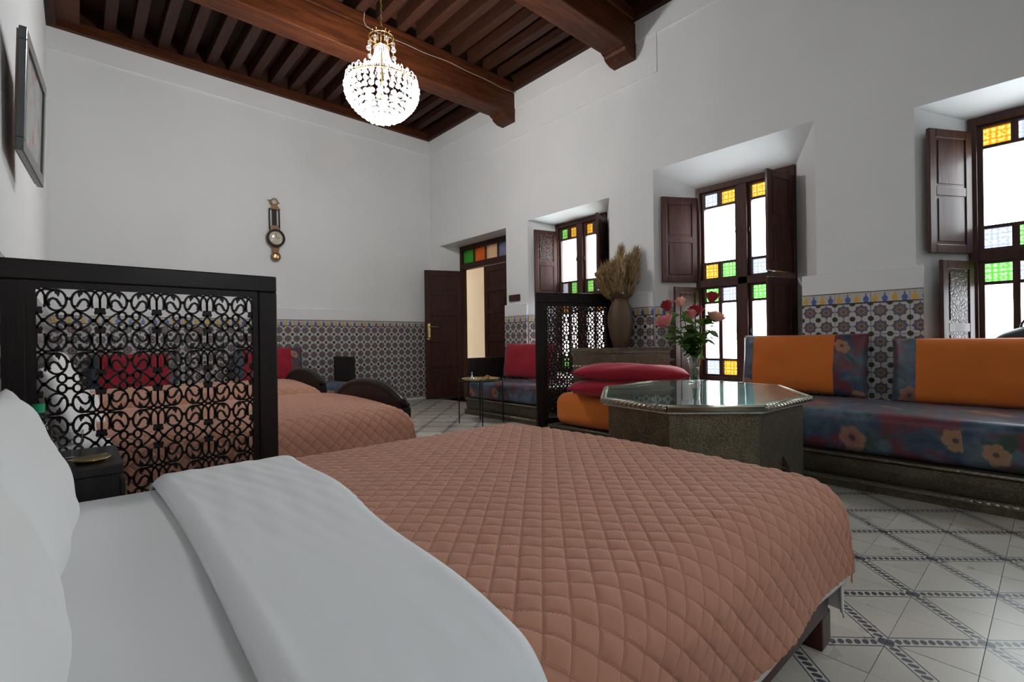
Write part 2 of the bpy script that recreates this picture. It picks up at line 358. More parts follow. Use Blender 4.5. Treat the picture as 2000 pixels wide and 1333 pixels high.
def link(name, me, m=None, parent=None, loc=(0, 0, 0), rot=(0, 0, 0)):
    if m is not None and not me.materials: me.materials.append(MT[m])
    o = bpy.data.objects.new(name, me); COL.objects.link(o); o.location = loc; o.rotation_euler = rot
    if parent: o.parent = parent
    return o
def tag(o, label, cat, group=None, kind=None):
    o['label'] = label; o['category'] = cat
    if group: o['group'] = group
    if kind: o['kind'] = kind
    return o
def thing(name, label, cat, loc=(0, 0, 0), rz=0, group=None, kind=None):
    o = bpy.data.objects.new(name, None); COL.objects.link(o); o.location = loc; o.rotation_euler = (0, 0, rz); o.empty_display_size = .1
    return tag(o, label, cat, group, kind)
def bevel(o, w=.004, seg=2):
    b = o.modifiers.new('bevel', 'BEVEL'); b.width = w; b.segments = seg; b.limit_method = 'ANGLE'; return o
def rbox_mesh(name, sx, sy, sz, r, seg=4, sub=0, jit=0, seed=1):
    """rounded box standing on z = 0"""
    def axis(L):
        h = L / 2; i = h - r; e = [i + r * math.tan(PI / 4 * k / seg) for k in range(seg + 1)]; m = max(2, sub + 2)
        return [-q for q in e[::-1]] + [-i + 2 * i * k / m for k in range(1, m)] + e
    A = [axis(sx), axis(sy), axis(sz)]; H = [sx / 2, sy / 2, sz / 2]; mb = MB()
    for ax in range(3):
        b, c = (ax + 1) % 3, (ax + 2) % 3
        for sg in (-1, 1):
            v = []
            for p in A[b]:
                for q in A[c]:
                    P = [0, 0, 0]; P[ax] = sg * H[ax]; P[b] = p; P[c] = q
                    Q = [max(-H[k] + r, min(H[k] - r, P[k])) for k in range(3)]; D = Vector([P[k] - Q[k] for k in range(3)]); D.normalize(); v.append(Vector(Q) + D * r)
            nb, nc = len(A[b]), len(A[c]); mb.add(v, [(i * nc + j, (i + 1) * nc + j, (i + 1) * nc + j + 1, i * nc + j + 1) for i in range(nb - 1) for j in range(nc - 1)])
    me = bpy.data.meshes.new(name); me.from_pydata(mb.v, [], mb.f); bm = bmesh.new(); bm.from_mesh(me); bmesh.ops.remove_doubles(bm, verts=bm.verts, dist=1e-5); bmesh.ops.recalc_face_normals(bm, faces=bm.faces)
    rnd = random.Random(seed); ph = [rnd.uniform(0, 6) for _ in range(6)]
    for v in bm.verts:
        c = v.co; c.z += sz / 2
        if jit:
            k = jit * (math.sin(c.x * 7 + ph[0]) * math.sin(c.y * 6 + ph[1]) + .5 * math.sin(c.x * 15 + c.z * 20 + ph[2])); w = min(1, c.z / sz * 2)
            c.z += k * w; c.y += jit * .7 * math.sin(c.x * 9 + c.z * 14 + ph[3]); c.x += jit * .7 * math.sin(c.y * 9 + c.z * 14 + ph[4])
    bm.to_mesh(me); bm.free(); me.shade_smooth(); return me
def cushion_mesh(name, w, h, t, n=22, pw=2.6, ex=.5, pinch=.05, m=None, seed=0, wr=.004):
    """a stuffed cushion centred at the origin: w along x, h along z, t along y"""
    rnd = random.Random(seed); ph = [rnd.uniform(0, 6) for _ in range(6)]; v, f = [], []
    N = n + 1
    for sgn in (1, -1):
        for i in range(N):
            for j in range(N):
                u, q = -1 + 2 * i / n, -1 + 2 * j / n
                u = math.copysign(abs(u) ** .8, u); q = math.copysign(abs(q) ** .8, q)
                e = max(0., (1 - abs(u) ** pw) * (1 - abs(q) ** pw)) ** ex
                x = u * w / 2 * (1 - pinch * (1 - q * q) * abs(u)); z = q * h / 2 * (1 - pinch * (1 - u * u) * abs(q))
                y = sgn * t / 2 * e + wr * e * math.sin(u * 5 + ph[0] + 2 * q) * math.sin(q * 6 + ph[1]) + wr * .6 * e * math.sin(9 * u + 7 * q + ph[2])
                v.append((x, y, z))
    for s2 in (0, 1):
        o = s2 * N * N
        for i in range(n):
            for j in range(n):
                a = (o + i * N + j, o + (i + 1) * N + j, o + (i + 1) * N + j + 1, o + i * N + j + 1); f.append(a if s2 else a[::-1])
    me = bpy.data.meshes.new(name); me.from_pydata(v, [], f); bm = bmesh.new(); bm.from_mesh(me); bmesh.ops.remove_doubles(bm, verts=bm.verts, dist=.0008)
    bmesh.ops.recalc_face_normals(bm, faces=bm.faces); bm.to_mesh(me); bm.free(); me.shade_smooth()
    if m: me.materials.append(MT[m])
    return me
def copy(o, parent=None):
    c = o.copy(); COL.objects.link(c); c.parent = parent; return c

# ================================================================== THE ROOM
def wall_sheet(mb, axis, at, a0, a1, z0, z1, holes=()):
    """plane wall made of cells round rectangular openings; holes: (a0, a1, z0, z1)"""
    A = sorted({a0, a1, *[h[0] for h in holes], *[h[1] for h in holes]}); Z = sorted({z0, z1, *[h[2] for h in holes], *[h[3] for h in holes]})
    for i in range(len(A) - 1):
        for j in range(len(Z) - 1):
            ca, cz = (A[i] + A[i + 1]) / 2, (Z[j] + Z[j + 1]) / 2
            if any(h[0] < ca < h[1] and h[2] < cz < h[3] for h in holes): continue
            q = [(A[i], Z[j]), (A[i + 1], Z[j]), (A[i + 1], Z[j + 1]), (A[i], Z[j + 1])]
            mb.add([(at, a, z) if axis == 'x' else (a, at, z) for a, z in q], [(0, 1, 2, 3)])
ZT = 4.47
mb = MB(); wall_sheet(mb, 'x', XL, YF, YB, 0, ZT); mb.box(XL - .3, XL - .001, YF - .3, YB + .3, 0, ZT)
wall_left = tag(mb.build('wall_left', 'plaster'), 'white plaster wall with the tilted framed picture on it', 'wall', kind='structure')
mb = MB(); wall_sheet(mb, 'y', YB, XL, XR, 0, ZT); mb.box(XL, XR, YB + .001, YB + .3, 0, ZT)
wall_back = tag(mb.build('wall_back', 'plaster'), 'white plaster end wall with clock above a patterned tile dado', 'wall', kind='structure')
mb = MB(); wall_sheet(mb, 'y', YF, XL, XR, 0, ZT, [FILL_WIN]); wall_sheet(mb, 'y', YF - .3, XL, XR, 0, ZT, [FILL_WIN])
a, b, c, d = FILL_WIN; k = [(a, YF, c), (b, YF, c), (b, YF, d), (a, YF, d)]; mb.add(k + [(p[0], YF - .3, p[2]) for p in k], [(0, 1, 5, 4), (1, 2, 6, 5), (2, 3, 7, 6), (3, 0, 4, 7)])
tag(mb.build('wall_front', 'plaster'), 'white plaster wall closing the room at the near end', 'wall', kind='structure')
mb = MB(); holes, inner = [], []
NS = .46
for w in WIN.values(): holes.append((*w['oy'], NS, w['oz'])); inner.append((*w['fy'], WZ0, WZ1, NS))
holes.append((*DOOR['oy'], 0, DOOR['oz'])); inner.append((*DOOR['fy'], 0, DOOR['fz'], 0))
wall_sheet(mb, 'x', XR, YF, YB, 0, ZT, holes); wall_sheet(mb, 'x', XW, YF, YB, 0, ZT, [(i[0], i[1], i[2], i[3]) for i in inner])
for h, i in zip(holes, inner):
    o = [(XR, h[0], h[2]), (XR, h[1], h[2]), (XR, h[1], h[3]), (XR, h[0], h[3])]; k = [(XW, i[0], i[2]), (XW, i[1], i[2]), (XW, i[1], i[3]), (XW, i[0], i[3])]
    mb.add(o + k, [(0, 1, 5, 4), (1, 2, 6, 5), (2, 3, 7, 6), (3, 0, 4, 7)])
    e = [(XW + .12, *p[1:]) for p in k]; mb.add(k + e, [(0, 1, 5, 4), (1, 2, 6, 5), (2, 3, 7, 6), (3, 0, 4, 7)])
wall_right = tag(mb.build('wall_right', 'plaster'), 'white plaster wall with deep splayed window niches and a doorway', 'wall', kind='structure')

# cornice band under the wall plate, plaster ledge band over the dado, raised plaster patch round the corbel
mb = MB(); mb.box(XL, XR, YB - .018, YB, 3.962, ZP); mb.build('cornice_band', 'plaster', wall_back)
mb = MB(); mb.box(XL, XR, YB - .03, YB, DADO, LEDGE); bevel(mb.build('plaster_ledge', 'plaster', wall_back), .006)
mb = MB(); mb.box(XR - .018, XR, YF, YB - .018, 3.962, ZP); mb.build('cornice_band', 'plaster', wall_right)
mb = MB(); mb.box(XR - .009, XR, 2.625, 6.3, 3.575, 3.962); mb.build('raised_plaster', 'plaster', wall_right)
SEG = [(6.56, YB), (4.52, 4.95), (2.689, 3.228), (.60, 1.345), (YF, -.75)]
for a, b in SEG:
    mb = MB(); mb.box(XR - .035, XR, a, min(b, YB - .03), DADO, LEDGE); bevel(mb.build('plaster_ledge', 'plaster', wall_right), .006)

# dado tiles: one mesh, many tiles
T, TF, TY = .224, .085, .012
def tile_mesh(name, w, h, m, off=(0, 0)):
    g = .0012; mb = MB(); mb.box(-w / 2 + g + off[0], w / 2 - g + off[0], -TY, 0, -h / 2 + g + off[1], h / 2 - g + off[1]); me = mb.mesh(name); me.materials.append(MT[m]); return me
cache = {}
def dado_run(parent, p0, p1, rz, thick=.012, z0=0, z1=DADO):
    """tiles along the line p0 -> p1 (room side is local -y)"""
    L = math.hypot(p1[0] - p0[0], p1[1] - p0[1]); d = ((p1[0] - p0[0]) / L, (p1[1] - p0[1]) / L); n = math.ceil(L / T - .02)
    zt = z1 - TF
    for i in range(n):
        w = min(T, L - i * T)
        if w < .03: continue
        s = i * T + T / 2
        x, y = p0[0] + d[0] * s, p0[1] + d[1] * s
        nr = 5
        for k in range(nr + 1):
            fr = k == nr; zc = zt + TF / 2 if fr else zt - (nr - k - .5) * T
            if not fr and zc < z0: continue
            key = (fr, round(w, 3))
            if key not in cache: cache[key] = tile_mesh('frieze_tile' if fr else 'dado_tile', w, TF if fr else T, 'frieze' if fr else 'dado', (-(T - w) / 2, 0))
            link('frieze_tile' if fr else 'dado_tile', cache[key], None, parent, (x, y, zc), (0, 0, rz))
dado_run(wall_back, (XL, YB - .002), (XR, YB - .002), 0)
for a, b in SEG[:4]: dado_run(wall_right, (XR - .022, b), (XR - .022, a), -PI / 2)
an = math.atan2(4.335 - 4.519, XW - XR); dado_run(wall_right, (XR + .0, 4.512), (XW - .03, 4.352), an, z0=NS)
an = math.atan2(2.41 - 2.689, XW - XR); dado_run(wall_right, (XR + .0, 2.682), (XW - .03, 2.43), an, z0=NS)
mb = MB(); mb.box(XL, XL + .012, YF, YB - .02, 0, DADO); mb.build('dado_tile_field', 'dadow', wall_left)['kind'] = 'stuff'

# floor: a grout bed with tiles on it
mb = MB(); mb.box(XL - .3, XR + .5, YF - .3, YB + .3, -.2, -.006)
floor = tag(mb.build('floor', 'grout'), 'cream cement tile floor with dark braided lattice bands', 'floor', kind='structure')
mb = MB(); mb.box(-.0992, .0992, -.0992, .0992, -.008, 0); ft = mb.mesh('floor_tile'); ft.materials.append(MT['ftile'])
field = MB(); own = []
cells = [(i, j) for i in range(-14, 11) for j in range(-8, 34)]
def seen(c):
    x, y = 2.5784 + (c[0] + .5) * .2, .1445 + (c[1] + .5) * .2
    return 1.45 < x < 3.75 and -.3 < y < 6.85 and (y < 2.3 or y > 3.2 or x > 1.7)
vis = sorted([c for c in cells if seen(c)], key=lambda c: math.hypot(2.5784 + c[0] * .2, .1445 + c[1] * .2))[:300]; vset = set(vis)
for (i, j) in cells:
    x, y = 2.5784 + (i + .5) * .2, .1445 + (j + .5) * .2
    if (i, j) in vset: link('floor_tile', ft, None, floor, (x, y, random.uniform(-.0006, .0006)), (0, 0, 0 if (i + j) % 2 else PI / 2))
    elif XL - .1 < x < XR + .4 and YF - .1 < y < YB + .1: field.box(x - .0994, x + .0994, y - .0994, y + .0994, -.008, 0)
field.build('floor_tile_field', 'ffield', floor)['kind'] = 'stuff'

# ceiling: boards, joists, wall plates, beams on corbels
mb = MB(); mb.box(XL - .3, XR + .5, YF - .3, YB + .3, ZT - .02, ZT + .15)
ceiling = tag(mb.build('ceiling', 'board'), 'dark red cedar ceiling of boards, joists and big beams', 'ceiling', kind='structure')
ZJ = 4.285
for y0, y1, nm in ((YB - .075, YB, 0),): mb = MB(); mb.box(XL, XR, y0, y1, ZP, ZJ); bevel(mb.build('wall_plate', 'beam', ceiling), .006)
mb = MB(); mb.box(XR - .075, XR, YF, YB - .075, ZP, ZJ); bevel(mb.build('wall_plate', 'joist', ceiling), .006)
mb = MB(); mb.box(XL, XL + .075, YF, YB - .075, ZP, ZJ); bevel(mb.build('wall_plate', 'joist', ceiling), .006)
MB().box(XL, XR, YB - .03, YB, ZJ, ZT - .02).build('blocking_board', 'joist', ceiling)
MB().box(XR - .03, XR, YF, YB - .03, ZJ, ZT - .02).build('blocking_board', 'joist', ceiling)
BEAMS = [(4.715, 4.969), (2.86, 3.134), (1.02, 1.28), (-.85, -.59)]
for a, b in BEAMS:
    bm_ = MB().box(XL, XR, a, b, 3.885, 4.165).build('beam', 'beam', ceiling); bevel(bm_, .012, 2)
    bevel(MB().box(XL + .075, XR - .075, a - .022, b + .022, 4.165, ZJ).build('beam_plate', 'beam', ceiling), .006)
    for sgn, xw in ((-1, XR), (1, XL)):
        pr = [(0, 3.79), (.10, 3.795), (.15, 3.815), (.185, 3.835), (.195, 3.862), (.225, 3.872), (.25, 3.895), (.36, 3.895), (.36, 3.9), (0, 3.9)]
        MB().prism([(xw + sgn * p, z) for p, z in pr], a + .004, b - .004, lambda p, z, d: (p, d, z)).build('corbel', 'beam', ceiling)
jm = {}
bays = [(4.99, 6.75), (3.155, 4.69), (1.30, 2.84)]
for a, b in bays:
    me = MB().box(-.048, .048, -(b - a) / 2, (b - a) / 2, 0, ZT - .02 - ZJ).mesh('joist'); me.materials.append(MT['joist'])
    for k in range(17):
        link('joist', me, None, ceiling, (.297 + k * .235, (a + b) / 2, ZJ))
    MB().box(XL, .055, a, b, ZJ - .06, ZT - .02).build('edge_joist', 'beam', ceiling)

# ------------------------------------------------------------------ windows with shutters
def shutter(parent, hinge, free, z0, z1, carved, label=None):
    L = math.hypot(free[0] - hinge[0], free[1] - hinge[1]); an = math.atan2(free[1] - hinge[1], free[0] - hinge[0]); h = z1 - z0
    px, py, pz = parent.location
    s = .055; r = .06; mid = h * .5; t = .013
    mb = MB(); mb.box(0, s, -t, t, 0, h).box(L - s, L, -t, t, 0, h).box(s, L - s, -t, t, 0, r).box(s, L - s, -t, t, h - r, h).box(s, L - s, -t, t, mid - r / 2, mid + r / 2)
    o = mb.build('shutter', 'shutter', parent, loc=(hinge[0] - px, hinge[1] - py, z0 - pz), rot=(0, 0, an)); bevel(o, .004)
    for k, (a, b) in enumerate(((r, mid - r / 2), (mid + r / 2, h - r))):
        p = MB().box(s, L - s, -.006, .006, a, b).box(s + .022, L - s - .022, -.0105, .0105, a + .022, b - .022)
        p.build('shutter_panel', 'carved' if carved is True or (carved == 'top' and k) else 'shutter', o)
    hg = MB()
    for z in (.12, h - .12): hg.tube([(0, 0, z - .03), (0, 0, z + .03)], .009, 8)
    hg.build('hinge', 'iron', o)
    return o
def window(n, colors, sh):
    y0, y1 = WIN[n]['fy']; yc = (y0 + y1) / 2
    t = thing('window_%d' % n, sh.pop('label'), 'window', (XW, yc, WZ0), kind='structure')
    W = y1 - y0; H = WZ1 - WZ0; hw = W / 2
    fr = MB(); d0, d1 = -.03, .06
    fr.box(d0, d1, -hw, -hw + .045, 0, H).box(d0, d1, hw - .045, hw, 0, H).box(d0, d1, -hw + .045, hw - .045, 0, .035).box(d0, d1, -hw + .045, hw - .045, H - .055, H).box(d0, d1, -hw + .045, hw - .045, .915, .985).box(d0, d1, -.045, .045, .035, H - .055)
    bevel(fr.build('window_frame', 'shutter', t), .004)
    for side in (1, -1):                     # +y is the left one in the photograph
        ya, yb = (.045, hw - .045) if side > 0 else (-hw + .045, -.045)
        cw = .03; pa, pb = ya + cw, yb - cw; ym = (pa + pb) / 2; bw = .018
        for tier, (z0, z1) in enumerate(((.985, H - .055), (.035, .915))):
            c = MB(); c.box(0, .035, ya, pa, z0, z1).box(0, .035, pb, yb, z0, z1).box(0, .035, pa, pb, z0, z0 + .018).box(0, .035, pa, pb, z1 - .018, z1)
            za, zb = z0 + .018, z1 - .018; ra, rb = za + .135, zb - .125
            c.box(0, .035, pa, pb, ra, ra + .022).box(0, .035, pa, pb, rb - .022, rb).box(0, .035, ym - bw, ym + bw, za, ra).box(0, .035, ym - bw, ym + bw, rb, zb)
            if tier: c.box(0, .035, ym - bw, ym + bw, ra + .022, rb - .022)
            o = c.build('casement', 'shutter', t)
            cols = colors[(side, tier)]
            rows = ((rb, zb, cols[0]), (za, ra, cols[1]))
            for (a, b, cc) in rows:
                for k, (q0, q1) in enumerate(((ym + bw, pb), (pa, ym - bw))):
                    MB().box(.014, .02, q0, q1, a, b).build('coloured_pane', cc[k], o)
            spans = ((ym + bw, pb), (pa, ym - bw)) if tier else ((pa, pb),)
            for q0, q1 in spans: MB().box(.014, .02, q0, q1, ra + .022, rb - .022).build('clear_pane', 'clear', o)
            hd = MB().tube([(-.005, (pa if side > 0 else pb) + (-.012 if side > 0 else .012), (z0 + z1) / 2 - .03), (-.022, (pa if side > 0 else pb) + (-.012 if side > 0 else .012), (z0 + z1) / 2), (-.005, (pa if side > 0 else pb) + (-.012 if side > 0 else .012), (z0 + z1) / 2 + .03)], .005, 6)
            hd.build('window_handle', 'iron', o)
    for (hinge, free, z0, z1, carved) in sh['leaves']: shutter(t, hinge, free, z0, z1, carved)
    return t
U, Lw = (1.47, 2.318), (.50, 1.418)
window(1, {(1, 0): ('gy', 'wg'), (-1, 0): ('yg', 'gw'), (1, 1): ('ow', 'gw'), (-1, 1): ('wo', 'yg')},
       dict(label='stained glass window beyond the carved divider and pampas vase', leaves=[((4.652, 4.31), (4.335, 4.40), *U, 'top'), ((4.652, 3.53), (4.30, 3.375), *U, False)]))
window(2, {(1, 0): ('wy', 'yg'), (-1, 0): ('yw', 'wg'), (1, 1): ('gw', 'wy'), (-1, 1): ('gy', 'yw')},
       dict(label='stained glass window with open shutters behind the roses', leaves=[((4.652, 2.40), (4.325, 2.595), *U, False), ((4.652, 1.525), (4.295, 1.60), *U, False), ((4.652, 1.525), (4.30, 1.605), *Lw, False), ((4.652, 2.39), (4.34, 2.475), *Lw, False)]))
window(3, {(1, 0): ('yw', 'wg'), (-1, 0): ('gy', 'wy'), (1, 1): ('gw', 'yw'), (-1, 1): ('wg', 'wy')},
       dict(label='stained glass window cut off by the right edge of the picture', leaves=[((4.652, .39), (4.33, .572), *U, False), ((4.652, .385), (4.35, .515), *Lw, True)]))

t = thing('window_4', 'plain wooden window added behind the camera for fill light', 'window', (.95, YF - .2, 1.75), kind='structure')  # added opening, out of view, to brighten the room from this end
mb = MB()
for (x0, x1, z0, z1) in ((-.45, -.4, 0, .8), (.4, .45, 0, .8), (-.4, .4, 0, .05), (-.4, .4, .75, .8), (-.025, .025, .05, .75)): mb.box(x0, x1, -.03, .03, z0, z1)
bevel(mb.build('window_frame', 'shutter', t), .004)
for x0, x1 in ((-.4, -.025), (.025, .4)): MB().box(x0, x1, -.004, .004, .05, .75).build('clear_pane', 'clear', t)
# ------------------------------------------------------------------ doorway and the gallery beyond it
d = thing('door_1', 'dark wooden double door, one leaf open, under a coloured glass transom', 'door', (XW, 0, 0), kind='structure')
y0, y1 = DOOR['fy']; zt = DOOR['fz']
mb = MB(); mb.box(-.02, .07, y0, y0 + .06, 0, zt).box(-.02, .07, y1 - .06, y1, 0, zt).box(-.02, .07, y0 + .06, y1 - .06, zt - .075, zt).box(-.02, .07, y0 + .06, y1 - .06, 2.07, 2.165)
bevel(mb.build('door_frame', 'door', d), .005)
tr = MB(); ys = [y1 - .06 - k * (y1 - y0 - .12) / 4 for k in range(5)]
for k in range(1, 4): tr.box(.0, .04, ys[k] - .011, ys[k] + .011, 2.165, zt - .075)
tr = tr.build('transom', 'door', d)
for k, c in enumerate(('tg', 'to', 'tc', 'tb')):
    MB().box(.015, .022, ys[k + 1] + .011, ys[k] - .011, 2.165, zt - .075).build('coloured_pane', c, tr)
def door_leaf(hinge, ang, L, label):
    h = 2.05; s = .085; t = .02
    mb = MB(); mb.box(0, s, -t, t, .015, h).box(L - s, L, -t, t, .015, h)
    rails = [(.015, .16), (.50, .60), (.90, 1.0), (1.32, 1.40), (h - .40, h - .32), (h - .09, h)]
    for a, b in rails: mb.box(s, L - s, -t, t, a, b)
    o = mb.build('door_leaf', 'door', d, loc=(hinge[0] - XW, hinge[1], 0), rot=(0, 0, ang)); bevel(o, .005)
    for (a, b) in zip([r[1] for r in rails[:-1]], [r[0] for r in rails[1:]]):
        MB().box(s, L - s, -.009, .009, a, b).box(s + .03, L - s - .03, -.015, .015, a + .03, b - .03).build('door_panel', 'door', o)
    return o
ld = door_leaf((4.66, y1 - .055), math.atan2(.235, -.55), .60, 'open')
MB().box(.52, .56, .02, .026, .98, 1.2).tube([(.54, .026, 1.15), (.54, .06, 1.15)], .009, 8).tube([(.54, .06, 1.15), (.40, .064, 1.148)], .009, 8).build('door_handle', 'brass', ld)
MB().tube([(.55, .026, 1.08), (.55, .04, 1.06), (.552, .04, .99)], .006, 8).lathe([(0, -.012), (.028, -.01), (.032, 0), (.028, .01), (0, .012)], 16, (.552, .04, .955)).build('padlock', 'brass', ld)
# same handle on the far face
door_leaf((4.665, y0 + .055), math.atan2(1, 0), .585, 'closed')
mb = MB(); mb.box(6.2, 6.4, 4.6, 11.2, 0, 3.4); tag(mb.build('wall_gallery', 'cream'), 'cream plaster gallery wall seen through the open door', 'wall', kind='structure')
mb = MB(); mb.box(XW + .12, 6.2, 4.4, 4.6, 0, 3.4).box(XW + .12, 6.2, 11.2, 11.4, 0, 3.4).box(XW + .12, 6.4, 4.6, 9.8, 3.2, 3.4).box(XW + .12, 6.2, 4.6, 11.2, -.2, -.006).box(XW + .02, XW + .12, YB, 11.2, 0, 3.4)  # unseen enclosure added to keep sky light off the gallery wall
tag(mb.build('wall_gallery_shade', 'cream'), 'cream roof and sides added to shade the gallery outside the door', 'wall', kind='structure')

# ================================================================== FURNITURE
def drape(x0, x1, yc, half, ztop, drop_s, drop_f, res, r=.10, quilt=0.0, pitch=.0435, crown=.02, head=False, flare=.05, seed=3, wob=.006, off=0.0):
    """a cloth lying over a bed: rounds over the two long sides and the foot"""
    e = half + off; ex = x1 + off
    U = np.arange(x0, ex - r + r * PI / 2 + drop_f - r + 1e-6, res) if drop_f > 0 else np.linspace(x0, x1, max(2, int((x1 - x0) / res)))
    vm = e - r + r * PI / 2 + drop_s - r; V = np.linspace(-vm, vm, int(2 * vm / res) + 1)
    u, v = np.meshgrid(U, V, indexing='ij')
    def fold(s, edge):
        a = np.clip((s - (edge - r)) / r, 0, PI / 2); over = np.maximum(0, s - (edge - r) - r * PI / 2)
        pos = np.where(s < edge - r, s, edge - r + r * np.sin(a)) + over * flare; return pos, r * (1 - np.cos(a)) + over
    if drop_f > 0: X, dx = fold(u, ex)
    else: X, dx = u.copy(), np.zeros_like(u)
    Yp, dy = fold(np.abs(v), e); Y = np.sign(v) * Yp
    drop = (dx ** 5 + dy ** 5) ** (1 / 5.)
    rs = np.random.RandomState(seed); p = rs.uniform(0, 6, 8)
    Z = ztop + crown * (1 - np.clip(np.abs(v) / e, 0, 1) ** 2) - drop + wob * np.sin(u * 5 + p[0]) * np.sin(v * 6 + p[1])
    hang = np.clip((drop - r * .6) / .2, 0, 1)
    Y += np.sign(v) * (hang * (dy > dx)) * wob * 2.2 * np.sin(u * 11 + p[2]) ; X += (hang * (dx > dy)) * wob * 2.2 * np.sin(v * 12 + p[3])
    P = np.stack([X, Y + yc, Z], -1)
    if quilt:
        du = np.gradient(P, axis=0); dv = np.gradient(P, axis=1); nrm = np.cross(du, dv); nrm /= np.linalg.norm(nrm, axis=-1, keepdims=True) + 1e-9
        a = (u + v) / math.sqrt(2) / pitch; b = (u - v) / math.sqrt(2) / pitch
        a = a + .07 * np.sin(u * 3 + p[4]); b = b + .07 * np.sin(v * 3.3 + p[5])
        hgt = (np.abs(np.sin(PI * a)) * np.abs(np.sin(PI * b))) ** .38
        P = P + nrm * (quilt * hgt + .0012 * np.sin(u * 90 + v * 37 + p[6]) * np.sin(v * 70 - u * 50 + p[7]))[..., None]
    drape.uv = np.stack([a, b], -1) if quilt else None
    return P
def grid_mesh(name, P, m, uv=None):
    nu, nv = P.shape[:2]; me = bpy.data.meshes.new(name); idx = np.arange(nu * nv).reshape(nu, nv)
    f = np.stack([idx[:-1, :-1], idx[1:, :-1], idx[1:, 1:], idx[:-1, 1:]], -1).reshape(-1, 4)
    me.vertices.add(nu * nv); me.vertices.foreach_set('co', P.reshape(-1)); me.loops.add(f.size); me.loops.foreach_set('vertex_index', f.reshape(-1).astype(np.int32))
    me.polygons.add(len(f)); me.polygons.foreach_set('loop_start', np.arange(0, f.size, 4, dtype=np.int32)); me.polygons.foreach_set('loop_total', np.full(len(f), 4, dtype=np.int32))
    me.update()
    if uv is not None: me.uv_layers.new(name='stitch').data.foreach_set('uv', (uv + 100).reshape(-1, 2)[f.reshape(-1)].astype(np.float32).reshape(-1))
    me.validate(); me.shade_smooth(); me.materials.append(MT[m]); return me
def cloth(name, P, m, th=.008, uv=None):
    me = grid_mesh(name, P, m, uv); o = link(name, me); s = o.modifiers.new('solidify', 'SOLIDIFY'); s.thickness = th; s.offset = -1; return o

def bed(yc, half, foot, ztop, label, arch=None):
    t = thing('bed', label, 'bed', (0, yc, 0)); x0 = XL + .02
    mb = MB(); mb.box(x0, foot - .04, -half + .02, half - .02, .10, .27); bevel(mb.build('bed_base', 'door', t), .008)
    for x in (x0 + .005, foot - .085):
        for s in (-1, 1):
            o = MB().box(0, .08, -.04, .04, 0, .10).build('leg', 'door', t, loc=(x, s * (half - .065), 0)); bevel(o, .006)
    me = rbox_mesh('mattress', foot - .045 - x0, 2 * half - .05, ztop - .03 - .27, .06, 4); link('mattress', me, 'linen', t, ((foot - .045 + x0) / 2, 0, .27))
    if arch:
        a, zpk, ze, xf = arch; pr = [(-a, .05)]
        for k in range(25): s = -1 + 2 * k / 24; pr.append((s * a, ze + (zpk - ze) * (1 - abs(s) ** 2.4)))
        pr.append((a, .05))
        MB().prism(pr, xf, xf + .05, lambda p, z, dd: (dd, p, z)).build('footboard', 'dark', t, smooth=True)
        top = [(xf + .025, p, z + .012) for p, z in pr[1:-1]]; MB().tube(top, .032, 10).build('footboard_rail', 'dark', t, smooth='all')
        for s in (-1, 1): bevel(MB().box(xf - .004, xf + .054, s * a - .02, s * a + .02, 0, ze).build('bedpost', 'dark', t), .006)
    return t
B1 = dict(yc=1.165, half=.735, foot=1.67, z=.475)
bed(B1['yc'], B1['half'], B1['foot'], B1['z'], 'nearest wide bed with white sheets and quilted terracotta cover')
P = drape(XL + .03, B1['foot'], B1['yc'], B1['half'], .470, .285, .37, .025, r=.08, crown=.014, flare=.02, wob=.003)
tag(cloth('bed_sheet', P, 'linen', .004), 'smooth white sheet spread over the nearest bed under the quilt', 'sheet')
P = drape(.33, B1['foot'], B1['yc'], B1['half'], .492, .272, .28, .0055, r=.11, quilt=.0062, crown=.02, seed=5, wob=.004, off=.012)
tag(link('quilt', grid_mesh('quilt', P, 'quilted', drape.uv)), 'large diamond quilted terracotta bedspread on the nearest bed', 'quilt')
def folded_sheet():
    P = drape(.15, .555, B1['yc'], B1['half'], .508, .26, 0, .0085, r=.10, crown=.02, seed=9, wob=.002, off=.018)
    u = P[..., 0].copy(); v = P[..., 1] - B1['yc']; k = (u - u.min()) / (u.max() - u.min())
    # rounded roll along the fold on the pillow side, slanting edge on the quilt side, soft creases
    lift = np.clip(1 - k / .12, 0, 1); P[..., 2] += .004 * np.sin(np.clip(k / .12, 0, 1) * PI) - .026 * lift ** 2
    P[..., 2] -= .012 * np.clip((k - .93) / .07, 0, 1) ** 2
    P[..., 0] += k * (-.115 + .088 * (v + .735)) + .015 + .006 * np.sin(v * 3.1 + 1) + k * .010 * np.sin(v * 9)
    cr = sum(a * np.sin(f * (u + sl * v) + p) for a, f, sl, p in ((.0010, 42, .16, .3), (.0011, 77, -.12, 1.7), (.0008, 120, .22, 4.0)))
    P[..., 2] += cr * (.35 + .65 * (k > .1)) * (.6 + .4 * np.sin(v * 4))
    return P
tag(cloth('folded_sheet', folded_sheet(), 'linen', .010), 'broad white top sheet folded back over the terracotta quilt', 'sheet')
pm = cushion_mesh('pillow', .68, .37, .115, 26, 2.4, .45, .03, 'pillow', 3, .006)
pm2 = cushion_mesh('pillow', .72, .31, .125, 26, 2.4, .45, .03, 'pillow', 6, .006)
def pillow(x, y, z, lean, label, rz=PI / 2, me=pm, grp='white bed pillows'):
    o = link('pillow', me); o.rotation_euler = (lean, 0, rz); o.location = (x, y, z); return tag(o, label, 'pillow', grp)
pillow(-.09, 1.52, .625, -.34, 'white pillow leaning on the wall at the far side of the nearest bed', PI / 2 - .03)
pillow(-.095, .82, .60, -.36, 'white pillow leaning on the wall closest to the camera', PI / 2 + .01, pm2)

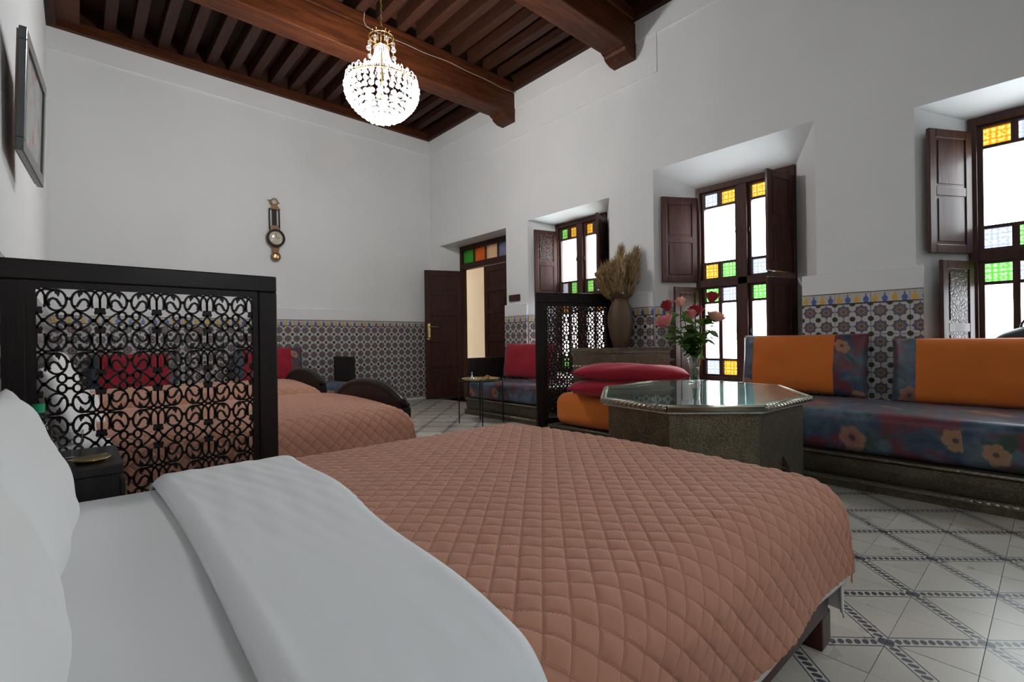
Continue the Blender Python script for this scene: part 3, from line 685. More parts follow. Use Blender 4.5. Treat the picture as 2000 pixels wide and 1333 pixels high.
B2 = dict(yc=3.46, half=.725, foot=1.60); B3 = dict(yc=4.86, half=.62, foot=1.60)
bed(B2['yc'], B2['half'], B2['foot'], .475, 'middle bed with arched dark footboard just past the dark carved screen', (.55, .60, .47, 1.615))
P = drape(.07, B2['foot'], B2['yc'], B2['half'], .485, .33, .30, .0125, r=.12, quilt=.009, pitch=.048, crown=.03, seed=15, wob=.005)
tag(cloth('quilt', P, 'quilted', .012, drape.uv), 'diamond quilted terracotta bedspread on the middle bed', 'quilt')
bed(B3['yc'], B3['half'], B3['foot'], .52, 'farthest bed with arched footboard near the end wall', (.48, .635, .53, 1.615))
P = drape(.07, B3['foot'], B3['yc'], B3['half'], .535, .30, .28, .016, r=.12, quilt=.006, pitch=.06, crown=.03, seed=21, wob=.005)
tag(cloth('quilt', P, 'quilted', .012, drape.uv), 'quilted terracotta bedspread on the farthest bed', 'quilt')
for (bb, z, nm) in ((B2, .47, 'middle'), (B3, .52, 'farthest')):
    P = drape(XL + .03, .11, bb['yc'], bb['half'], z + .02, .22, 0, .03, r=.08, crown=.03, flare=.02, wob=.003, off=.006)
    tag(cloth('folded_sheet', P, 'linen', .006), 'white sheet turned down at the head of the %s bed' % nm, 'sheet')
    for s, w in ((-1, 'near'), (1, 'far')):
        pillow(-.06, bb['yc'] + s * .34, z + .175, -.30, 'white pillow leaning on the wall at the %s side of the %s bed' % (w, nm))

# ------------------------------------------------------------------ nightstand group
t = thing('nightstand', 'black nightstand between the nearest bed and the carved screen', 'nightstand', (-.036, 2.095, 0))
bevel(MB().box(-.14, .14, -.19, .19, .52, .55).build('top', 'black', t), .004); bevel(MB().box(-.13, .13, -.18, .18, .10, .52).build('body', 'black', t), .004)
dr = bevel(MB().box(.13, .145, -.165, .165, .36, .50).build('drawer', 'black', t), .004); MB().lathe([(.0, 0), (.012, .002), (.014, .012), (0, .018)], 12).build('knob', 'brass', dr, loc=(.145, 0, .43), rot=(0, PI / 2, 0))
bevel(MB().box(.13, .145, -.165, .165, .12, .345).build('door', 'black', t), .004)
for sx in (-1, 1):
    for sy in (-1, 1): MB().box(-.018, .018, -.018, .018, 0, .10).build('leg', 'black', t, loc=(sx * .11, sy * .16, 0))
t = thing('water_bottle', 'small clear water bottle with green cap on the nightstand', 'bottle', (-.093, 2.19, .55))
MB().lathe([(.0, 0), (.028, .002), (.03, .01), (.03, .10), (.024, .125), (.013, .142), (.013, .15)], 20).build('bottle_body', 'vglass', t, 'all'); MB().lathe([(0, .147), (.016, .147), (.016, .172), (.014, .175), (0, .175)], 20).build('cap', 'greencap', t)
t = thing('tumbler', 'clear drinking glass standing on the nightstand', 'glass', (-.018, 2.10, .55))
MB().lathe([(0, 0), (.026, 0), (.033, .09), (.031, .09), (.0245, .006), (0, .006)], 24).build('glass_body', 'vglass', t, 'all')
t = thing('saucer', 'little brass dish with a spoon on the nightstand', 'dish', (.03, 2.0, .55))
MB().lathe([(0, 0), (.03, 0), (.05, .012), (.048, .014), (.03, .004), (0, .004)], 24).build('dish', 'brass', t, 'all'); MB().tube([(-.06, -.02, .017), (.04, .02, .018)], .0022, 6).lathe([(0, 0), (.012, .002), (0, .004)], 12, (-.06, -.02, .015)).build('spoon', 'steel', t)

# ------------------------------------------------------------------ carved screens
CW, CH = .0845, .1123
def loc_(cx, cy): return ((cx - 510) / 4911., (530 - cy) / 3490.)
def arc(cx, cy, rx, ry, a0, a1, n): return [(cx + rx * math.cos(a0 + (a1 - a0) * i / n), cy + ry * math.sin(a0 + (a1 - a0) * i / n)) for i in range(n + 1)]
def motif(mb, fn, d0, d1):
    c = loc_(672, 283); mb.ribbon(arc(c[0], c[1], .0262, .0368, 0, 2 * PI, 22)[:-1], 0.0076, d0, d1, fn, True)
    mb.ribbon([loc_(*q) for q in ((565, 352), (612, 352), (640, 310), (668, 274), (712, 258), (755, 276), (775, 318), (762, 352))], 0.0087, d0, d1, fn)
    mb.prism([loc_(*q) for q in ((620, 168), (655, 158), (700, 168), (688, 200), (664, 214), (648, 244), (630, 214))], d0, d1, fn)
    c = loc_(610, 466); mb.ribbon(arc(c[0], c[1], .0118, .0155, 0, 2 * PI, 14)[:-1], 0.0076, d0, d1, fn, True)
    mb.ribbon([loc_(*q) for q in ((640, 425), (700, 440), (770, 480), (830, 535), (845, 552))], 0.0070, d0, d1, fn)
    mb.ribbon([loc_(*q) for q in ((925, 430), (890, 480), (845, 540), (838, 552))], 0.0070, d0, d1, fn)
    mb.prism([loc_(*q) for q in ((925, 375), (880, 362), (845, 372), (852, 398), (838, 430), (858, 455), (890, 446), (925, 470))], d0, d1, fn)
    mb.ribbon([loc_(*q) for q in ((925, 375), (925, 250), (900, 195), (860, 165), (815, 152))], 0.0070, d0, d1, fn)
    mb.ribbon([loc_(*q) for q in ((822, 372), (812, 300), (818, 225), (850, 172), (890, 148), (925, 142))], 0.0070, d0, d1, fn)
    mb.ribbon([loc_(*q) for q in ((510, 255), (545, 262))], 0.0121, d0, d1, fn); mb.ribbon([loc_(*q) for q in ((510, 466), (570, 466))], 0.0097, d0, d1, fn)
    mb.ribbon([loc_(*q) for q in ((700, 158), (800, 150), (830, 132))], 0.0073, d0, d1, fn)
YS = 2.33
t = thing('carved_screen', 'dark wooden screen of open scroll fretwork beside the nearest bed', 'screen', (0, YS, 0))
for (a, b, z0, z1, nm) in ((XL + .004, -.128, 0, 1.14, 'stile'), (.597, .672, 0, 1.14, 'stile'), (XL + .004, .672, 1.14, 1.21, 'top_rail'), (-.128, .597, .05, .10, 'bottom_rail')):
    bevel(MB().box(a, b, 0, .045, z0, z1).build(nm, 'darkx' if 'rail' in nm else 'dark', t), .005)
br = MB(); br.box(-.128, -.104, .012, .034, .10, 1.14).box(.575, .597, .012, .034, .10, 1.14).box(-.104, .575, .012, .034, 1.115, 1.14); br.build('inner_border', 'dark', t)
fm = MB()
for col in range(4):
    for row in range(9):
        for sx in (1, -1):
            cx = -.104 + .0849 * (2 * col + 1); flip = row % 2; zc = 1.115 - CH * (row + (0 if flip else 1))
            if sx == 1 or sx == -1:
                motif(fm, (lambda a, b, dd, cx=cx, sx=sx, zc=zc, fl=flip: (cx + sx * a * (.0849 / CW), .018 + dd, zc + (-b if fl else b))), 0, .010)
fm.build('fretwork_panel', 'dark', t)

def divider():
    p0, p1 = (3.43, 3.475), (4.30, 3.125); L = math.hypot(p1[0] - p0[0], p1[1] - p0[1]); rz = math.atan2(p1[1] - p0[1], p1[0] - p0[0])
    t = thing('carved_divider', 'dark fretwork divider standing at the window beside the orange seat', 'screen', (*p0, 0), rz); H = 1.392
    for (a, b, z0, z1, nm) in ((0, .075, 0, H - .1, 'stile'), (L - .075, L, 0, H - .1, 'stile'), (0, L, H - .1, H, 'top_rail'), (.075, L - .075, .05, .13, 'bottom_rail')):
        bevel(MB().box(a, b, -.022, .022, z0, z1).build(nm, 'darkx' if 'rail' in nm else 'dark', t), .005)
    mb = MB(); fn = lambda a, b, dd: (a, dd, b); x0, x1, z0, z1 = .075, L - .075, .13, H - .1
    mb.box(x0, x0 + .05, -.008, .008, z0, z1).box(x1 - .05, x1, -.008, .008, z0, z1).box(x0 + .05, x1 - .05, -.008, .008, z1 - .04, z1)
    x0 += .05; x1 -= .05; z1 -= .04; n = 8; px = (x1 - x0) / n; pz = px * 1.05; rows = int((z1 - z0) / pz)
    for i in range(n):
        for j in range(rows):
            cx, cz = x0 + (i + .5) * px, z1 - (j + .5) * pz
            mb.ribbon([(cx - px / 2, cz), (cx, cz + pz / 2), (cx + px / 2, cz), (cx, cz - pz / 2)], .013, -.007, .007, fn, True)
            if (i + j) % 2: mb.ribbon(arc(cx, cz, px * .24, pz * .24, 0, 2 * PI, 8)[:-1], .011, -.0065, .0065, fn, True)
            else: mb.ribbon([(cx - px * .5, cz), (cx + px * .5, cz)], .009, -.006, .006, fn); mb.ribbon([(cx, cz - pz * .5), (cx, cz + pz * .5)], .009, -.006, .006, fn)
            for sx in (-1, 1):
                for sz in (-1, 1): mb.ribbon([(cx + sx * px * .25, cz + sz * pz * .25), (cx + sx * px * .5, cz + sz * pz * .5)], .010, -.006, .006, fn)
    mb.build('fretwork_panel', 'dark', t)
    return t
divider()

# ------------------------------------------------------------------ sofas: embossed metal base, mattress
def sofa_base(t, L, D, h=.205, k=1.0):
    """base with moulded front, local x along the wall, front at y = 0, body to y = D"""
    pr = [(0.0, 0.0), (-.0, .045), (.012, .052), (.035, .06), (.03, .09), (.022, .13), (.022, .175), (.005, .185), (0, .2), (.012, h), (D, h), (D, 0)]
    pr = [(p, z * k) for p, z in pr]
    MB().prism(pr, 0, L, lambda p, z, dd: (dd, p, z)).build('base', 'emboss', t)
    MB().tube([(0, .004, .052 * k), (L, .004, .052 * k)], .012, 8).build('rope_moulding', 'rope', t, 'all')
    MB().tube([(0, .006, .196 * k), (L, .006, .196 * k)], .008, 8).build('rope_moulding', 'rope', t, 'all')
t = thing('wall_sofa', 'long floral sofa with embossed metal base under the right windows', 'sofa', (3.426, 1.86, 0), -PI / 2)
sofa_base(t, 3.2, .86)
link('mattress', rbox_mesh('mattress', 3.16, .80, .255, .06, 5, 6, .004, 2), 'floral', t, (1.58, .43, .205))
t = thing('orange_sofa', 'orange cushioned sofa with metal base between table and carved divider', 'sofa', (3.426, 3.32, 0), -PI / 2)
sofa_base(t, 1.45, .56, k=.45)
link('mattress', rbox_mesh('mattress', 1.38, .54, .31, .10, 6, 12, .005, 4), 'orange', t, (.745, .285, .092))
t = thing('door_sofa', 'floral sofa with metal base and black end panel beside the door', 'sofa', (3.64, 4.98, 0), -PI / 2)
sofa_base(t, 1.40, .66)
link('mattress', rbox_mesh('mattress', 1.33, .64, .215, .05, 5, 4, .003, 6), 'floral', t, (.72, .335, .205))
bevel(MB().box(-.005, .045, .05, .66, .205, .70).build('end_panel', 'black', t), .008)
t = thing('end_sofa', 'floral sofa along the tiled end wall with black end panel', 'sofa', (XL + .02, 6.05, 0), 0)
sofa_base(t, 2.92, .74)
link('mattress', rbox_mesh('mattress', 2.86, .72, .19, .05, 5, 4, .003, 8), 'floral', t, (1.435, .37, .205))
bevel(MB().box(2.87, 2.92, .12, .72, .20, .73).build('arm_panel', 'black', t), .01)

def bolster(name, w, h, th, floral, loc, rz, lean, label, mid='orange', seed=1):
    """back cushion: plain middle, floral ends (floral = widths of the two ends)"""
    t = thing(name, label, 'cushion', loc, rz); t.rotation_euler = (lean, 0, rz)
    me = cushion_mesh('cover', w, h, th, 30, 3.4, .42, .02, mid, seed, .005); me.materials.append(MT['floral'])
    for p in me.polygons:
        if p.center.x < -w / 2 + floral[0] or p.center.x > w / 2 - floral[1]: p.material_index = 1
    # split the cover into its three sewn panels
    for nm, mi, sg in (('cover', 0, 0), ('floral_end', 1, -1), ('floral_end', 1, 1)):
        bm = bmesh.new(); bm.from_mesh(me); bmesh.ops.delete(bm, geom=[f for f in bm.faces if f.material_index != mi or (sg and f.calc_center_median().x * sg < 0)], context='FACES')
        for f in bm.faces: f.material_index = 0
        m2 = bpy.data.meshes.new(nm); bm.to_mesh(m2); bm.free(); m2.shade_smooth(); m2.materials.append(MT[mid if mi == 0 else 'floral']); link(nm, m2, None, t)
    return t
# local +x runs towards -Y on the right wall (rz = -90 deg)
bolster('bolster_cushion', .88, .46, .14, (.10, .20), (4.215, 1.335, .70), -PI / 2, -.14, 'orange cushion with floral ends in front of the rose window', seed=2)
bolster('bolster_cushion', .98, .44, .15, (.14, .14), (4.215, .275, .672), -PI / 2, -.14, 'orange cushion with floral end at the right edge of the picture', seed=5)
bolster('red_bolster', .95, .44, .14, (.05, .05), (4.20, 4.37, .66), -PI / 2, -.14, 'red cushion leaning on the tiles of the sofa by the door', 'red', seed=7)
bolster('red_bolster', .78, .42, .14, (.09, .09), (.47, 6.68, .62), 0, -.12, 'red back cushion seen through the carved screen on the end sofa', 'red', seed=8)
bolster('red_bolster', .82, .45, .14, (.10, .17), (1.83, 6.68, .64), 0, -.12, 'red back cushion with floral end right of the carved screen', 'red', seed=9)

# loose things on the orange sofa
fa = math.atan2(2.29 - 3.02, 3.96 - 3.46)
t = thing('metal_back_panel', 'embossed metal back board behind the stacked red cushions', 'panel', (3.52, 3.07, .392), fa); Lp = .88
MB().box(0, Lp, -.015, .015, 0, .40).build('board', 'emboss', t)
MB().prism([(-.03, .40), (-.03, .415), (-.018, .44), (.018, .44), (.03, .415), (.03, .40)], -.005, Lp + .005, lambda p, z, dd: (dd, p, z)).build('cap_moulding', 'emboss', t)
MB().tube([(0, -.02, .395), (Lp, -.02, .395)], .008, 8).build('rope_moulding', 'rope', t, 'all'); MB().tube([(0, -.02, .27), (Lp, -.02, .27)], .008, 8).build('rope_moulding', 'rope', t, 'all')
rc = cushion_mesh('red_cushion', 1.0, .36, .165, 26, 2.6, .5, .03, 'red', 4, .007)
o = link('red_cushion', rc); o.rotation_euler = (PI / 2, 0, fa); o.location = (3.60, 2.54, .485); tag(o, 'lower crimson cushion of the stack on the orange sofa', 'cushion', 'stacked crimson cushions')
o = copy(o); o.location = (3.635, 2.51, .612); o.rotation_euler = (PI / 2, .015, fa - .03); tag(o, 'upper crimson cushion of the stack on the orange sofa', 'cushion', 'stacked crimson cushions')

# tall clay vase on a dark pedestal, with pampas
VX, VY = 4.14, 2.965
t = thing('pedestal', 'dark wooden pedestal carrying the clay vase by the window pier', 'pedestal', (VX, VY, 0))
MB().lathe([(.13, 0), (.13, .03), (.07, .06), (.055, .15), (.065, .35), (.05, .6), (.07, .74), (.125, .78), (.13, .82), (0, .82)], 24).build('column', 'dark', t, True)
t = thing('clay_vase', 'brown clay vase with flared rim holding dry pampas', 'vase', (VX, VY, .82))
MB().lathe([(.0, 0), (.065, 0), (.075, .02), (.105, .12), (.128, .25), (.128, .33), (.105, .42), (.082, .47), (.085, .50), (.125, .535), (.13, .545), (.118, .545), (.075, .50), (.07, .45), (0, .44)], 32).build('vase_body', 'clay', t, True)
rp = random.Random(12)
def plume(k, dx, dy, h, lean):
    base = Vector((VX + dx * .04, VY + dy * .04, 1.20)); tip = Vector((VX + dx * lean, VY + dy * lean, 1.365 + h))
    t = thing('pampas_plume', 'dry beige pampas plume in the brown clay vase', 'plant', base, 0, 'pampas plumes in the clay vase'); ax = tip - base; n = ax.normalized()
    t['label'] = PLABEL[k]
    MB().tube([(0, 0, 0), tuple(ax * .6), tuple(ax * .98)], [.0035, .003, .0015], 5).build('stem', 'pampas', t)
    mb = MB(); a = n.orthogonal().normalized(); b = n.cross(a)
    for q in range(420):
        s = rp.uniform(.30, 1.0); p = ax * s; an = rp.uniform(0, 2 * PI); env = math.sin(min(1, (s - .28) / .72) * PI * .86 + .25); rad = (.03 + .062 * max(0, env)) * rp.uniform(.6, 1.1)
        r = a * math.cos(an) + b * math.sin(an); ln = rp.uniform(.05, .10); e = p + r * rad + n * ln; mid = p + r * rad * .7 + n * ln * .35; w = n.cross(r) * .003
        mb.add([p - w, p + w, mid + w * 1.5, e, mid - w * 1.5], [(0, 1, 2, 4), (4, 2, 3)])
    mb.build('plume', 'pampas', t)
PLABEL = ['tallest pampas plume, rising upright above the clay vase', 'pampas plume leaning right at the outer edge of the bunch', 'pampas plume leaning left towards the window', 'lowest pampas plume spreading left over the vase rim',
          'pampas plume in the front middle of the bunch', 'pampas plume at the back of the bunch', 'pampas plume between the tallest and the right one', 'pampas plume on the near left of the bunch', 'short pampas plume at the right of the vase rim']
# screen right = (.745,-.667); away = (.667,.745)
for k, (r_, a_, h_) in enumerate(((.02, .02, .47), (.17, .0, .44), (-.16, .02, .27), (-.22, -.03, .20), (-.03, -.10, .32), (.0, .12, .36), (.11, .03, .38), (-.11, -.08, .30), (.14, -.06, .26))):
    v = Vector((.745, -.667, 0)) * r_ + Vector((.667, .745, 0)) * a_; L = v.length or 1; plume(k, v.x / L, v.y / L, h_, L)

# ------------------------------------------------------------------ octagonal table
TV = [(2.486, 1.902), (1.998, 1.552), (1.933, 1.146), (2.226, .848), (2.757, .827), (3.25, 1.144), (3.30, 1.661), (3.038, 1.919)]
tcx = sum(p[0] for p in TV) / 8; tcy = sum(p[1] for p in TV) / 8
TL = [(x - tcx, y - tcy) for x, y in TV]
t = thing('octagonal_table', 'octagonal embossed metal table with glass top and rope edge', 'table', (tcx, tcy, 0))
def sc(k): return [(x * k, y * k) for x, y in TL]
MB().prism(sc(.985), .575, .606, lambda a, b, z: (a, b, z)).build('table_top', 'engraved', t)
MB().prism(sc(.955), .6065, .6145, lambda a, b, z: (a, b, z)).build('glass_top', 'sheet', t)
ring = [(x * .992, y * .992, .598) for x, y in TL]; rm = MB()
for i in range(8): rm.tube([ring[i], ring[(i + 1) % 8]], .016, 8)
rm.build('rope_edge', 'rope', t, 'all')
b8 = sc(.935)
for i in range(8):
    p, q = Vector((*b8[i], 0)), Vector((*b8[(i + 1) % 8], 0)); L = (q - p).length; n = Vector((q.y - p.y, p.x - q.x, 0)).normalized()
    if n.dot(p) < 0: n = -n
    e = (q - p) / L; hw = L * .27; pr = [(0, 0), (L / 2 - hw, 0), (L / 2 - hw, .12), (L / 2 - hw * .85, .215), (L / 2 - hw * .45, .29), (L / 2, .345), (L / 2 + hw * .45, .29), (L / 2 + hw * .85, .215), (L / 2 + hw, .12), (L / 2 + hw, 0), (L, 0), (L, .575), (0, .575)]
    MB().prism(pr, -.018, 0, lambda a, z, dd, p=p, e=e, n=n: tuple(p + e * a + n * dd + Vector((0, 0, z)))).build('side_panel', 'emboss', t)
# glass vase with roses
gx, gy, gz = 2.97, 1.56, .6148
t = thing('glass_vase', 'slender clear glass vase with water on the octagonal table', 'vase', (gx, gy, gz))
MB().lathe([(0, 0), (.032, 0), (.036, .004), (.034, .03), (.030, .07), (.032, .11), (.042, .165), (.045, .19), (.042, .19), (.039, .163), (.0285, .11), (.0265, .07), (.03, .02), (0, .015)], 28).build('vase_wall', 'vglass', t, 'all')
MB().lathe([(0, .017), (.028, .02), (.0255, .07), (.027, .105), (0, .105)], 20).build('water', 'water', t, 'all')
def rose_bloom(mb, c, ax, R, rnd, open_=1.0):
    ax = ax.normalized(); a = ax.orthogonal().normalized(); b = ax.cross(a)
    for ring, (n, r0, r1, h0, h1) in enumerate(((3, .10, .22, .0, 1.0), (4, .16, .42, -.1, 1.05), (5, .22, .70 * open_, -.25, .95), (6, .22, .95 * open_, -.4, .70))):
        for k in range(n):
            an0 = 2 * PI * k / n + ring * .6 + rnd.uniform(-.1, .1); wdt = 2 * PI / n * .68; v = []
            for i in range(5):
                s = i / 4.; r = (r0 + (r1 - r0) * math.sin(s * PI / 2)) * R; z = (h0 + (h1 - h0) * s) * R; ww = wdt * (.35 + .65 * math.sin(min(1, s * 1.15 + .12) * PI * .62)) * (1 if s < .9 else .75)
                if ring >= 2 and s > .7: r += (s - .7) * R * .55; z -= (s - .7) * R * .35
                for j in range(5):
                    q = an0 + ww * (j - 2) / 2.; cup = 1 - .06 * abs(j - 2)
                    v.append(c + (a * math.cos(q) + b * math.sin(q)) * r * cup + ax * z * (1 - .05 * abs(j - 2)))
            mb.add(v, [(i * 5 + j, i * 5 + j + 1, i * 5 + j + 6, i * 5 + j + 5) for i in range(4) for j in range(4)])
def leaf_mesh():
    v, f = [], []; W = (0, .30, .42, .36, .20, 0)
    for i, w in enumerate(W):
        s = i / 5.; z = -.18 * s * s
        for j in (-1, -.5, 0, .5, 1): v.append((s, w * j * (1 + .06 * (i % 2)), z + .10 * abs(j) * (w * 2)))
    for i in range(5):
        for j in range(4): f.append((i * 5 + j, i * 5 + j + 1, i * 5 + j + 6, i * 5 + j + 5))
    me = bpy.data.meshes.new('leaf'); me.from_pydata(v, [], f); me.shade_smooth(); me.materials.append(MT['leaf']); return me
LEAF = leaf_mesh(); rr = random.Random(5)
RT, AW = Vector((.745, -.667, 0)), Vector((.667, .745, 0))
ROSES = [(-.140, .02, .345, 'rose_red', 'dark red rose at the upper left of the bouquet', .030, .9), (-.165, -.03, .265, 'rose_pink', 'pink rose hanging lowest at the left of the bouquet', .033, 1.15), (-.055, .05, .365, 'rose_peach', 'pale peach rose near the top of the bouquet', .027, .8),
         (-.028, -.05, .30, 'rose_pink', 'rosy pink bud in the middle of the bouquet', .026, .75), (.012, .0, .315, 'rose_red', 'dark red rose in the middle of the bouquet', .032, 1.0), (.115, .03, .385, 'rose_red', 'dark red rose highest at the right of the bouquet', .029, .9), (.112, -.02, .285, 'rose_peach', 'full peach rose at the right of the bouquet', .030, 1.2)]
for (r_, a_, z_, m_, lab, R, op) in ROSES:
    r_ *= 1.12; z_ *= 1.32; base = Vector((gx, gy, gz + .03)); hd = RT * r_ + AW * a_ + Vector((0, 0, z_)); t = thing('rose', lab, 'flower', base, 0, 'roses in the glass vase')
    neck = RT * r_ * .13 + AW * a_ * .13 + Vector((0, 0, .165)); mid = RT * r_ * .62 + AW * a_ * .6 + Vector((0, 0, .165 + (z_ - .165) * .55)); st = -RT * r_ * .10 - AW * a_ * .1
    pts = []
    ctrl = [st, neck, mid, hd]
    for k in range(13):
        s = k / 12. * 3; i = min(2, int(s)); q = s - i; p0, p1, p2, p3 = ctrl[max(0, i - 1)], ctrl[i], ctrl[i + 1], ctrl[min(3, i + 2)]
        pts.append(.5 * ((2 * p1) + (p2 - p0) * q + (2 * p0 - 5 * p1 + 4 * p2 - p3) * q * q + (3 * p1 - p0 - 3 * p2 + p3) * q ** 3))
    MB().tube(pts, .0026, 6).build('stem', 'stem', t, 'all')
    ax = (pts[-1] - pts[-3]).normalized() + Vector((0, 0, .25)); mb = MB(); rose_bloom(mb, hd + ax.normalized() * R * .3, ax, R * 1.7, rr, op); mb.build('bloom', m_, t, 'all')
    mb = MB(); mb.lathe([(0, -.012), (.006, -.008), (.009, .0), (.007, .006)], 8, tuple(hd)); mb.build('calyx', 'stem', t, 'all')
    for k in range(20):
        s = rr.uniform(.36, .88); i = int(s * 12); p = pts[i]; an = rr.uniform(0, 2 * PI); o = link('leaf', LEAF, None, t, p); z = rr.uniform(.05, .085)
        o.scale = (z, z, z); o.rotation_euler = (rr.uniform(-.6, .6), rr.uniform(-.7, .55), an)

# ------------------------------------------------------------------ tray table by the door sofa
t = thing('tray_table', 'round brass tray table on thin black legs near the door', 'table', (3.37, 4.30, 0))
fr = MB(); R = .235
ringp = [(R * math.cos(2 * PI * k / 32), R * math.sin(2 * PI * k / 32), .475) for k in range(33)]; fr.tube(ringp, .006, 6); fr.build('frame_ring', 'iron', t, 'all')
for k in range(4):
    a = YAW * -1 + .12 + k * PI / 2; x, y = .245 * math.cos(a), .245 * math.sin(a)
    MB().tube([(x, y, 0), (x, y, .505)], .006, 8).build('leg', 'iron', t, 'all')
tr = thing('brass_tray', 'round polished brass tray lying on the thin legged table', 'tray', (3.37, 4.30, .481))
MB().lathe([(0, 0), (.19, 0), (.215, .014), (.22, .018), (.214, .019), (.19, .005), (0, .005)], 40).build('tray_dish', 'brass', tr, 'all')
o = thing('silver_figurine', 'small shiny pointed metal piece on the brass tray', 'ornament', (3.27, 4.33, .487)); MB().lathe([(0, 0), (.03, 0), (.026, .01), (.010, .03), (.014, .045), (.006, .065), (.009, .075), (0, .09)], 14).build('body', 'steel', o, 'all')
MB().tube([(.02, .0, .02), (.06, -.03, .012), (.09, -.05, .006)], .006, 6).build('spout', 'steel', o, 'all')
o = thing('copper_bowl', 'small copper coloured bowl of sweets on the brass tray', 'bowl', (3.42, 4.24, .487)); MB().lathe([(0, 0), (.02, 0), (.045, .025), (.042, .026), (.018, .005), (0, .004)], 18).build('bowl', 'brass', o, 'all')
for k in range(5): MB().lathe([(0, -.012), (.010, -.008), (.013, 0), (.010, .008), (0, .012)], 8).build('sweet', 'sauce', o, 'all', (.018 * math.cos(k * 1.4), .018 * math.sin(k * 1.4), .028 + .006 * (k % 2)))

# ------------------------------------------------------------------ wall pieces
t = thing('wall_clock', 'ornate bronze banjo clock hanging on the white end wall', 'clock', (1.945, YB, 1.995)); t.scale = (1.05, 1, 1.1)
def disc(cx, cz, r, y0, y1, n=28): return [(cx + r * math.cos(2 * PI * k / n), cz + r * math.sin(2 * PI * k / n)) for k in range(n)]
F = lambda a, b, dd: (a, -dd, b); mb = MB()
K = 1.0
mb.prism(disc(.005, .27, .105, 0, 0), .012, .055, F).prism(disc(.008, .055, .055, 0, 0), .012, .045, F)
mb.prism([(-.03, .10), (.04, .10), (.05, .19), (-.04, .19)], .012, .04, F)
mb.prism([(-.06, .36), (.06, .36), (.04, .42), (-.035, .42)], .012, .045, F)
mb.build('lower_case', 'bronze', t, True); mb = MB(); mb.prism(disc(-.005, .70, .045, 0, 0), .012, .045, F)
mb.prism([(-.065, .615), (.065, .61), (.035, .65), (.02, .67), (-.025, .67), (-.035, .65)], .012, .05, F).prism([(-.075, .72), (-.04, .69), (-.04, .72)], .012, .03, F).prism([(.065, .70), (.03, .68), (.03, .71)], .012, .03, F)
mb.build('upper_case', 'bronze', t, True)
MB().prism([(-.026, .40), (.026, .40), (.022, .63), (-.028, .63)], .002, .03, F).build('trunk', 'black', t)
for x in (-.058, .056): MB().tube([(x, -.03, .375), (x - .004, -.03, .62)], .007, 8).build('side_column', 'dark', t, 'all')
ring_ = MB(); ring_.ribbon(arc(.005, .27, .095, .095, 0, 2 * PI, 36)[:-1], .022, .05, .066, F, True); ring_.build('bezel', 'dark', t)
MB().lathe([(0, .014), (.04, .012), (.075, .006), (.086, 0)], 30).build('dial', 'dial', t, 'all', (.005, -.054, .27), (PI / 2, 0, 0)); MB().lathe([(0, .010), (.03, .006), (.044, 0)], 24).build('lower_boss', 'gold', t, 'all', (.008, -.044, .055), (PI / 2, 0, 0)); MB().lathe([(0, .008), (.024, .005), (.034, 0)], 24).build('upper_boss', 'dial', t, 'all', (-.005, -.044, .70), (PI / 2, 0, 0))
MB().box(.003, .007, -.0705, -.069, .27, .33).box(.005, .045, -.0705, -.069, .268, .272).build('clock_hands', 'black', t)

t = thing('framed_picture', 'grey framed print tilted off the left wall', 'picture', (-.166, 2.60, 1.655), 0)
PW, PH = .56, .475; t.rotation_euler = (0, .03, -.062)
fy = lambda a, b, dd: (dd, a, b)
for (a, b, c, dd, nm) in ((0, PW, 0, .05, 'frame_rail'), (0, PW, PH - .05, PH, 'frame_rail'), (0, .05, .05, PH - .05, 'frame_stile'), (PW - .05, PW, .05, PH - .05, 'frame_stile')):
    bevel(MB().box(0, .024, a, b, c, dd).build(nm, 'frame', t), .004)
MB().box(.004, .016, .05, PW - .05, .05, PH - .05).build('print', 'print', t); MB().box(-.006, -.0005, .01, PW - .01, .01, PH - .01).build('backing', 'fback', t)
t = thing('wooden_plaque', 'small dark wooden box plaque on the wall beside the door', 'plaque', (XR, 4.77, 1.435))
bevel(MB().box(-.03, 0, -.10, .10, 0, .085).build('plate', 'shutter', t), .006); MB().box(-.033, -.03, -.08, .08, .018, .067).build('face', 'shutter', t)
# black bag standing in the right window niche
t = thing('black_bag', 'black rounded bag with a loop handle behind the orange cushion', 'bag', (4.50, 0, NS))
me = rbox_mesh('bag_body', .17, .60, .52, .08, 5, 10, .003, 3)
for v in me.vertices: v.co.z *= 1 - .20 * (v.co.y / .30) ** 2 * (v.co.z / .52)
link('bag_body', me, 'bagblack', t)
MB().tube([(0, .06 + .09 * math.cos(a) * 1.0, .49 + .08 * math.sin(a)) for a in [PI * k / 12 for k in range(13)]], .007, 8).build('handle', 'bagblack', t, 'all')

# ------------------------------------------------------------------ chandelier and its cable
CX, CY = 2.06, 4.0; ZB = 2.885
t = thing('chandelier', 'lit crystal basket chandelier hanging on a chain from the ceiling', 'chandelier', (CX, CY, ZB))
top = .80
ch = MB(); z = top + .02; k = 0
lk = MB()
while z < ZJ - ZB:
    pts = [((.009 * math.cos(a) if k % 2 else 0), (0 if k % 2 else .009 * math.cos(a)), z + .02 * math.sin(a)) for a in [2 * PI * i / 10 for i in range(11)]]
    MB().tube(pts, .0028, 5).build('chain_link', 'brass', t, 'all'); z += .031; k += 1
MB().lathe([(0, 0), (.05, 0), (.055, .02), (.02, .045), (0, .05)], 20).build('ceiling_hook', 'brass', t, 'all', (0, 0, ZJ - ZB - .05))
def ring3(r, z, tr=.005): return MB().tube([(r * math.cos(2 * PI * i / 40), r * math.sin(2 * PI * i / 40), z) for i in range(41)], tr, 6)
